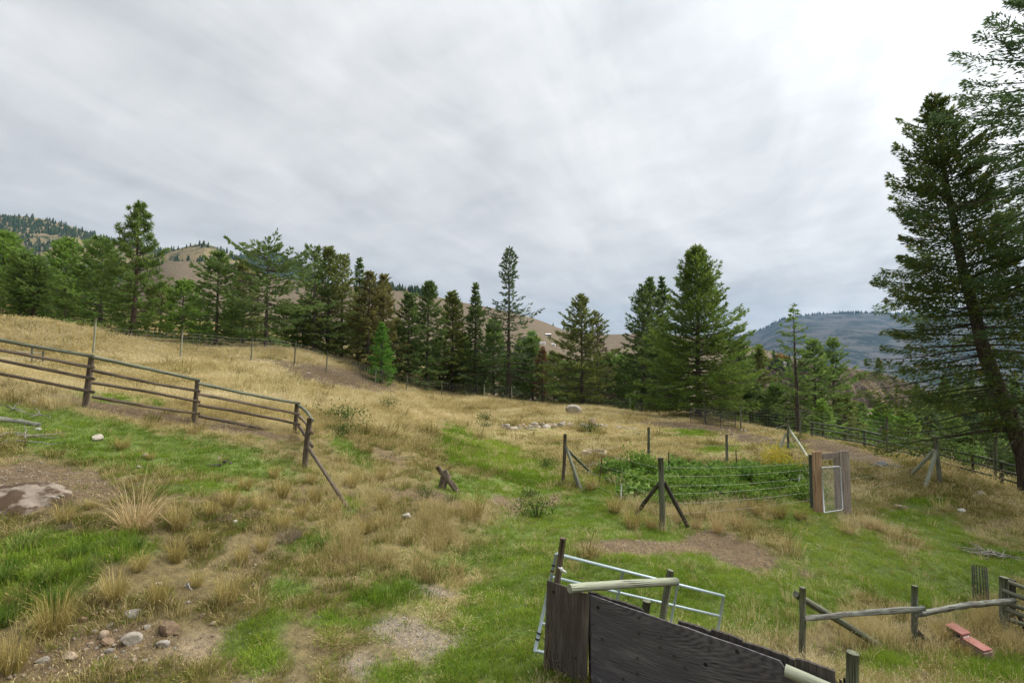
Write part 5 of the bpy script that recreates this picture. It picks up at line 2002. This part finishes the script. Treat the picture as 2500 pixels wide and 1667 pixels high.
parts = conifer(4242, Hl, 4.5, .15, (.2, .06), 2.8, .36, .27, 'cone', .4, .55, np.array(pth), skipl, .03, .06, 6, .2, .36, .22, .72)
plant_tree('fir_tree', 'big leaning fir with brown cones, its dark trunk bending over the rail fence', (base[0], base[1], zb), parts, (.095, .135, .045), BARK)
# fir at the right edge
YR = 17.5
q = pt(2680, 1200, YR)
zb = gz(q[0], q[1])
parts = conifer(5151, 21.0, 5.6, .4, (.19, .055), 2.9, .5, .42, 'cone', .42, .45, None, None, .02, .05, 6, 0, .34, .2)
plant_tree('fir_tree', 'tall blue-green fir with long drooping boughs reaching in from the right', (q[0], q[1], zb), parts, (.095, .15, .065), BARK)
# lone firs far off
q = on_hill(h6, 2148, 915)
plant_tree('fir_tree', 'small lone fir on top of the rock bluff', q - np.array([0, 0, .5]), conifer(61, 8.6, 2.6, .05, (.7, .25), 1.2, .5), DKG)
q = on_hill(h4, 1371, 803)
plant_tree('fir_tree', 'tiny lone fir on the skyline of the golden ridge', q - np.array([0, 0, .5]), conifer(62, 8.5, 2.4, .05, (.8, .3), 1.2, .6), DKG)


# autumn leaf trees near the far houses
def leafball(seed, R, H, n, leaf, mat, name, label, loc, group=None, trunk=True, cat='tree', clumps=26):
    g = np.random.default_rng(seed)
    t = thing(name, label, cat, loc, group)
    c0 = unit(g.normal(size=(clumps, 3))) * (g.random(clumps) ** .4)[:, None] * np.array([R * .75, R * .75, H * .38]) + np.array([0, 0, H * .58])
    c = c0[g.integers(0, clumps, n)] + g.normal(size=(n, 3)) * R * .16
    d = unit(g.normal(size=(n, 3)))
    V = kites(c, d, leaf * (.7 + .6 * g.random(n)), leaf * .6 * np.ones(n), g, .3)
    o = bpy.data.objects.new('crown', mesh_np('crown', V, np.arange(len(V)).reshape(-1, 4), mat, {'c': np.repeat(g.random(n), 4)}))
    link(o, t)
    if trunk:
        m = MB().tube([(0, 0, -.4), (.05, 0, H * .3), (0, .05, H * .7)], [R * .08, R * .06, .03], 7)
        for k in range(5):
            m.tube([(0, 0, H * .3), tuple(c0[k])], [R * .03, .02], 5)
        m.obj('trunk', BARKP, t)
    return t


q = on_hill(h4, 1298, 829)
leafball(1, 5, 7, 900, 1.0, LEAFL, 'autumn_tree', 'yellow-green leafy tree by the far white houses', q)
q = on_hill(h4, 1313, 838)
leafball(2, 3, 5, 600, .9, LEAFY, 'autumn_tree', 'small golden tree between the far houses', q)
q = on_hill(h6, 1908, 886)
leafball(3, 3.4, 5.5, 900, .6, LEAFO, 'autumn_tree', 'orange autumn tree above the rock bluff', q - np.array([0, 0, .3]))
q = gp(1545, 1012)
leafball(4, .5, 2.2, 500, .16, LEAFL, 'sapling', 'slender pale green sapling at the corner of the wire fence', q, None, True, 'sapling', 12)
q = gp(2375, 1160)
leafball(5, .9, 2.4, 700, .12, LEAFL, 'thin_shrub', 'sparse yellow-green shrub just outside the dark rail fence', q, None, True, 'shrub', 22)


def house(name, label, loc, L, W, Hh, roofh, yaw, roofm, wallm, group=None):
    t = thing(name, label, 'house', loc, group)
    t.rotation_euler = (0, 0, yaw)
    t.scale = (.5, .5, .5)
    MB().box((0, 0, Hh / 2 - 1), (L, W, Hh + 2)).obj('wall', wallm, t)
    m = MB()
    e = .4
    V = [(-L / 2 - e, -W / 2 - e, Hh), (L / 2 + e, -W / 2 - e, Hh), (L / 2 + e, W / 2 + e, Hh), (-L / 2 - e, W / 2 + e, Hh), (-L / 2 - e, 0, Hh + roofh), (L / 2 + e, 0, Hh + roofh)]
    V2 = [(x, y, z + .15) for x, y, z in V]
    m.add(V + V2, [(6, 7, 11, 10), (8, 9, 10, 11), (0, 4, 5, 1), (2, 5, 4, 3), (0, 1, 7, 6), (2, 3, 9, 8), (6, 10, 4, 0), (3, 4, 10, 9), (1, 5, 11, 7), (2, 8, 11, 5)])
    m.obj('roof', roofm, t)
    for k in (-.32, 0, .3):
        MB().box((k * L, -W / 2 - .03, Hh * .55), (1.1, .06, 1.0)).obj('window', DARKG, t)
    MB().box((.15 * L, -W / 2 - .03, 1.0), (.9, .06, 2.0)).obj('door', ROOFD, t)
    return t


house('house', 'far white-roofed house alone on the golden ridge', on_hill(h4, 1341, 819), 11, 6, 2.4, 1.8, .25, ROOFW, ROOFD)
house('house', 'far long white mobile home among the treetops', on_hill(h4, 1318, 844), 9, 4, 2.4, .7, .1, ROOFW, WHITEP)
house('house', 'far small white house right of the mobile home', on_hill(h4, 1347, 846), 6, 4, 2.2, 1.2, -.3, ROOFW, WHITEP)
house('house', 'far low white house beside the yellow-green tree', on_hill(h4, 1290, 832), 8, 4, 2.2, 1.0, .2, ROOFW, WHITEP)
house('house', 'low white house below the orange tree above the bluff', on_hill(h6, 1918, 889) - np.array([0, 0, .3]), 7, 4, 2.0, .9, .2, ROOFW, WHITEP)
q = on_hill(h4, 1329, 852)
up_ = thing('utility_pole', 'pale wooden utility pole by the far white houses', 'pole', q)
log_obj('shaft', q - [0, 0, 1], q + [0, 0, 9], .16, .12, WOODL, up_, 7)
log_obj('crossarm', q + [-.9, 0, 8.3], q + [.9, 0, 8.3], .08, .08, WOODL, up_, 6)


# ------------------------------------------------------------------ far woods on the hills
def far_woods():
    g = np.random.default_rng(99)
    srcs = []
    for i in range(4):
        m = MB()
        for k in range(5):
            z0, z1 = .12 + .17 * k, .42 + .17 * k
            r = (.24 - .042 * k) * (.8 + .4 * g.random())
            n = 7
            V = [(r * (.6 + .7 * g.random()) * math.cos(a), r * (.6 + .7 * g.random()) * math.sin(a), z0 - .05 * g.random()) for a in np.arange(n) * 6.28 / n] + [(.02 * g.normal(), .02 * g.normal(), min(z1, 1.0))]
            m.add(V, [(j, (j + 1) % n, n) for j in range(n)])
        m.add([(-.02, 0, -.1), (.02, 0, -.1), (0, .03, .3)], [(0, 1, 2)])
        me = m.mesh('far_fir', FARN)
        srcs.append(me)
    P, S, T = [], [], []

    def put(h, n, umin, umax, tfun, size):
        U, V, Tt = h
        cnt = 0
        it = 0
        while cnt < n and it < n * 40:
            it += 1
            u = umin + (umax - umin) * g.random()
            t = g.random()
            i = np.searchsorted(U, u)
            if i <= 0 or i >= len(U):
                continue
            k = int(np.searchsorted(Tt, t))
            k = min(max(k, 1), len(Tt) - 1)
            fu = (u - U[i - 1]) / (U[i] - U[i - 1])
            ft = (t - Tt[k - 1]) / (Tt[k] - Tt[k - 1])
            p = (V[i - 1, k - 1] * (1 - fu) + V[i, k - 1] * fu) * (1 - ft) + (V[i - 1, k] * (1 - fu) + V[i, k] * fu) * ft
            if g.random() > tfun(u, t, p):
                continue
            P.append(p)
            s = size * (.55 + .7 * g.random())
            S.append((s * 1.0, s * 1.0, s))
            T.append(g.random())
            cnt += 1
    n1 = lambda p, s, sd: float(fbm(np.array([p[0] / s]), np.array([p[1] / s]), sd, 3)[0])
    put(h1, 6200, -650, 620, lambda u, t, p: (1.0 if t > .955 else 0) + (.9 * (n1(p, 230, 3) > .5) + .015), 13)
    put(h2, 1100, 200, 760, lambda u, t, p: (.5 if t > .93 else .0) + (.9 if .35 < t < .62 and n1(p, 70, 6) > .42 else 0) + .8 * (n1(p, 90, 4) > .56) + .03, 12)
    put(h3, 1800, 440, 1100, lambda u, t, p: 1.0 if t > .55 else .3, 17)
    put(h4, 130, 850, 1090, lambda u, t, p: (1.0 if t > .9 and 905 < u < 1065 else 0.004) + .05 * (t > .8), 9)
    put(h4, 60, 100, 1500, lambda u, t, p: .02 + .3 * (n1(p, 60, 8) > .66), 7)
    put(h5, 500, 1700, 2300, lambda u, t, p: 1.0 if t > .97 else 0.0, 22)
    put(h6, 50, 1790, 2060, lambda u, t, p: .5 if t > .9 else 0.02, 5)
    n = len(P)
    P = np.array(P) - np.array([0, 0, .5])
    scatter('far_forest', 'distant dark pine woods scattered over the hills', srcs, P, np.stack([np.zeros(n), np.zeros(n), g.random(n) * 6.28], -1), np.array(S), g.integers(0, 4, n), np.array(T))


def m_farn():
    n = NT('far_needles')
    t = n.attr('tint', 'INSTANCER')
    return n.leaf(n.ramp(t, [(0, (.03, .05, .024)), (.6, (.05, .078, .034)), (1, (.075, .095, .04))]), .1)


FARN = m_farn()
far_woods()


# ------------------------------------------------------------------ grass bunches, weeds, vegetables
BM = {
    'y': [blades(330, (.2, .62), .085, .005, 1.0, .95, 500 + i, BUNCH, .1) for i in range(4)],
    'g': [blades(300, (.18, .5), .10, .006, .95, 1.0, 520 + i, BUNCHG, .2) for i in range(3)],
    'p': [blades(230, (.4, 1.05), .11, .008, 1.35, .25, 540 + i, BUNCHP, 0) for i in range(1)],
    't': [blades(260, (.15, .4), .14, .007, 1.15, .5, 550 + i, THATCH, 0) for i in range(2)],
}


def bunch(u, v, wpx, hpx, kind, label, group, name='bunchgrass', cat='grass tuft'):
    P = gp(u, v)
    ms = BM[kind]
    me = ms[random.randrange(len(ms))]
    nat = {'y': (.5, .45), 'g': (.5, .38), 'p': (.95, .85), 't': (.55, .25)}[kind]
    o = bpy.data.objects.new(name, me)
    sx = wpx * P[1] / F / (2 * nat[0]) * 1.15
    sz = hpx * P[1] / F / nat[1] * (.95 if kind != 't' else .6)
    o.scale = (sx, sx, sz)
    o.rotation_euler = ((random.random() - .5) * .12, (random.random() - .5) * .12, random.random() * 6.28)
    o.location = P - np.array([0, 0, .02])
    link(o)
    return tag(o, label, cat, group)


bunch(330, 1292, 250, 165, 'p', 'large pale straw clump with stiff spreading stems', None)
GB = 'yellow bunchgrass tufts on the near slope'
LB = 'yellow-green bunchgrass tuft on the dry near slope'
for (u, v, w, h) in [(435, 1292, 115, 120), (490, 1340, 80, 85), (430, 1370, 100, 95), (155, 1275, 95, 75), (280, 1465, 130, 115), (385, 1475, 100, 110), (555, 1470, 130, 115), (130, 1545, 180, 150), (640, 1245, 90, 70), (690, 1212, 85, 75), (770, 1228, 75, 65),
                     (560, 1232, 90, 70), (300, 1095, 80, 50), (365, 1120, 45, 28), (860, 1190, 65, 62), (890, 1300, 100, 65), (640, 1345, 70, 65), (30, 1635, 150, 150), (590, 1370, 80, 70), (515, 1255, 80, 60), (735, 1260, 70, 60), (800, 1290, 70, 55), (690, 1290, 80, 60), (600, 1195, 80, 60),
                     (480, 1430, 80, 60), (340, 1390, 90, 70), (820, 1250, 60, 50), (930, 1240, 60, 60), (220, 1240, 60, 40), (760, 1180, 60, 50), (670, 1165, 60, 50), (930, 1170, 60, 55), (40, 1480, 100, 80)]:
    bunch(u, v, w, h, 'y', LB, GB)
for (u, v, w, h) in [(60, 1345, 150, 90), (20, 1420, 130, 100), (120, 1420, 110, 80), (190, 1360, 90, 60), (330, 1340, 90, 60), (70, 1470, 130, 90), (160, 1470, 90, 70), (210, 1400, 90, 60), (15, 1520, 110, 90), (590, 1290, 60, 35), (265, 1335, 90, 50), (790, 1330, 80, 50), (230, 1415, 60, 50)]:
    bunch(u, v, w, h, 'g', 'lush green grass tuft with curling seed heads on the near left slope', 'green tufts on the near left slope')
for (u, v, w, h) in [(50, 1490, 75, 40), (700, 1320, 110, 60), (545, 1270, 90, 35), (620, 1262, 80, 35), (720, 1310, 90, 45), (890, 1275, 60, 50), (160, 1290, 70, 30), (270, 1480, 90, 35), (400, 1480, 70, 30), (735, 1235, 60, 40), (770, 1210, 50, 35), (430, 1330, 110, 40), (860, 1215, 50, 35)]:
    bunch(u, v, w, h, 't', 'grey-brown dead grass thatch mound on the dry near slope', 'dead thatch mounds', 'dead_grass_mound')
# golden bush, dry weeds
for (u, v, w, h, lab) in [(1160, 1262, 120, 85, 'golden bushy grass clump beside the bare track'), (1752, 1300, 95, 95, 'bleached tall dry weed clump below the garden fence'), (1700, 1290, 80, 70, 'bleached dry weed clump at the foot of the garden brace'),
                          (1545, 1290, 100, 75, 'golden dry grass clump left of the braced garden post'), (2070, 1300, 100, 50, 'pale dry weed clump in front of the garden gate'), (1900, 1262, 90, 60, 'brown dry weed clump left of the garden gate'), (1850, 1255, 80, 60, 'brown dry weed clump under the sagging wires'), (1800, 1285, 90, 70, 'bleached dry weed clump right of the tall bleached one'), (1655, 1275, 70, 60, 'bleached dry weed clump between the garden post braces'), (1590, 1290, 80, 60, 'golden dry weed clump just left of the garden corner post'), (1955, 1268, 70, 45, 'low brown dry weed clump at the gate plank foot'), (2130, 1290, 110, 50, 'pale dry grass clump on the slope right of the gate'), (1440, 1195, 70, 60, 'golden dry weed clump under the left garden braces'), (1500, 1250, 90, 60, 'golden dry weed clump beside the left white stake'), (2345, 1600, 90, 55, 'yellow dry grass clump in front of the red box'), (2415, 1545, 90, 60, 'yellow dry grass clump behind the red box'), (2300, 1560, 80, 60, 'dry grass clump between the red box and the fence brace')]:
    bunch(u, v, w, h, 'p' if 'bleach' in lab or 'pale' in lab else 'y', lab, None, 'dry_weed_clump', 'dry weeds')


def leafy(seed, R, H, n, leaf, mat, wr=.6):
    g = np.random.default_rng(seed)
    k = 14
    c0 = g.normal(size=(k, 3)) * np.array([R * .45, R * .45, 0])
    c0[:, 2] = H * (.2 + .65 * g.random(k))
    j = g.integers(0, k, n)
    c = c0[j] + g.normal(size=(n, 3)) * np.array([R * .26, R * .26, H * .2])
    c[:, 2] = np.abs(c[:, 2])
    d = unit(g.normal(size=(n, 3)) + np.array([0, 0, .4]))
    V = kites(c, d, leaf * (.6 + .7 * g.random(n)), leaf * wr * np.ones(n), g, .8)
    return mesh_np('leaves', V, np.arange(len(V)).reshape(-1, 4), mat, {'c': np.repeat(np.clip(g.random(n) * .8 + .2 * (c[:, 2] / H), 0, 1), 4)})


VM = {'d': [leafy(600 + i, .5, .5, 420, .11, LEAFV) for i in range(4)], 'l': [leafy(610 + i, .55, .42, 170, .2, LEAFL, .85) for i in range(3)], 'y': [leafy(620 + i, .55, .7, 700, .12, LEAFY, .2) for i in range(2)],
      'w': [leafy(630 + i, .5, .45, 650, .07, WEED, .4) for i in range(3)]}


def stems(seed, R, H, mat):
    g = np.random.default_rng(seed)
    m = MB()
    for k in range(9):
        a, q = g.random() * 6.28, R * .7 * g.random()
        m.tube([(q * .2 * math.cos(a), q * .2 * math.sin(a), -.05), (q * math.cos(a), q * math.sin(a), H * (.5 + .4 * g.random()))], [.012, .006], 4, False)
    return m.mesh('stems', mat)


STM = {k: stems(650 + i, .4, .5, {'d': LEAFV, 'l': LEAFL, 'y': LEAFY, 'w': WEED}[k]) for i, k in enumerate('dlyw')}


def veg(u, v, s, kind, label, group, name, cat):
    P = gp(u, v)
    t = thing(name, label, cat, P, group)
    s = s * (.75 + .5 * random.random())
    t.scale = (s, s, s * (.6 + .7 * random.random()))
    t.rotation_euler = (0, 0, random.random() * 6.28)
    link(bpy.data.objects.new('foliage', VM[kind][random.randrange(len(VM[kind]))]), t)
    link(bpy.data.objects.new('stems', STM[kind]), t)
    return t


for (u0, u1, v, st) in [(1500, 1960, 1147, 26), (1490, 1965, 1160, 27), (1500, 1970, 1175, 29), (1520, 1975, 1192, 31), (1540, 1970, 1212, 33), (1590, 1900, 1232, 36)]:
    u = u0
    while u < u1:
        uu, vv = u + random.uniform(-9, 9), v + random.uniform(-5, 5)
        light = (1620 < uu < 1850 and vv < 1170) or random.random() < .3
        if not (1860 < uu < 1900 and 1195 < vv < 1225):
            if light:
                veg(uu, vv, .8, 'l', 'low plant with broad pale green leaves in the vegetable bed', 'broad-leaved plants in the vegetable bed', 'squash_plant', 'vegetable')
            else:
                veg(uu, vv, .4 + .65 * random.random(), 'd', 'dark green leafy plant in the dense vegetable bed', 'dark plants in the vegetable bed', 'vegetable_plant', 'vegetable')
        u += st
veg(1505, 1150, 1.3, 'd', 'tall dark bush at the left end of the vegetable bed', None, 'garden_bush', 'bush')
veg(1575, 1140, 1.2, 'd', 'dark bush behind the vegetable bed near the back post', None, 'garden_bush', 'bush')
veg(1925, 1152, 1.5, 'y', 'bright yellow feathery plant near the garden gate', None, 'yellow_plant', 'plant')
veg(1893, 1148, 1.0, 'y', 'smaller yellow feathery plant beside the bright one', None, 'yellow_plant', 'plant')
for (u, v, s, lab) in [(1295, 1215, .75, 'small dark green round weed on the track'), (1312, 1262, 1.0, 'large round olive weed bush on the track'), (1330, 1142, .8, 'grey-green weed bush near the left garden post'), (1365, 1190, .7, 'dark green weed at the foot of the left garden post'),
                       (1045, 1215, .7, 'grey-green weed clump left of the old posts'), (1105, 1222, .5, 'low grey-brown weed under the old posts'), (1190, 1030, 1.3, 'dark round shrub left of the stone row'), (1185, 1045, 1.1, 'olive weed just below the dark round shrub'), (1440, 1055, 1.4, 'dry grey-green shrub growing through the stone row'),
                       (945, 1000, 1.2, 'olive weed patch in the straw field'), (850, 1035, 1.3, 'tall green weed right of the rail fence corner'), (835, 1065, 1.0, 'green weed below the tall one near the fence corner'), (1745, 1250, .8, 'dark green weed by the bleached dry weeds'), (1465, 1160, .8, 'green weed beside the leaning rusty stake'),
                       (2090, 1170, .9, 'green weed patch right of the garden gate'), (2130, 1180, .9, 'yellow-green weed near the netting heap'), (1950, 1075, 1.1, 'green weed at the back corner brace')]:
    veg(u, v, s, 'w', lab, None, 'weed_bush', 'weed')

# ------------------------------------------------------------------ air
def haze():
    m = NT('haze')
    v = m.n('ShaderNodeVolumePrincipled')
    v.inputs['Color'].default_value = (.36, .62, 1.0, 1)
    v.inputs['Density'].default_value = 4.5e-5
    v.inputs['Anisotropy'].default_value = 0.0
    m.l(v.outputs[0], m.out.inputs['Volume'])
    x0, x1, y0, y1, z0, z1 = -7600, 7600, -120, 7600, -260, 900
    o = MB().box(((x0 + x1) / 2, (y0 + y1) / 2, (z0 + z1) / 2), (x1 - x0, y1 - y0, z1 - z0)).obj('haze', m.m)
    tag(o, 'thin pale blue haze filling the valley air', None, None, 'stuff')


USE_HAZE = True
if USE_HAZE:
    haze()
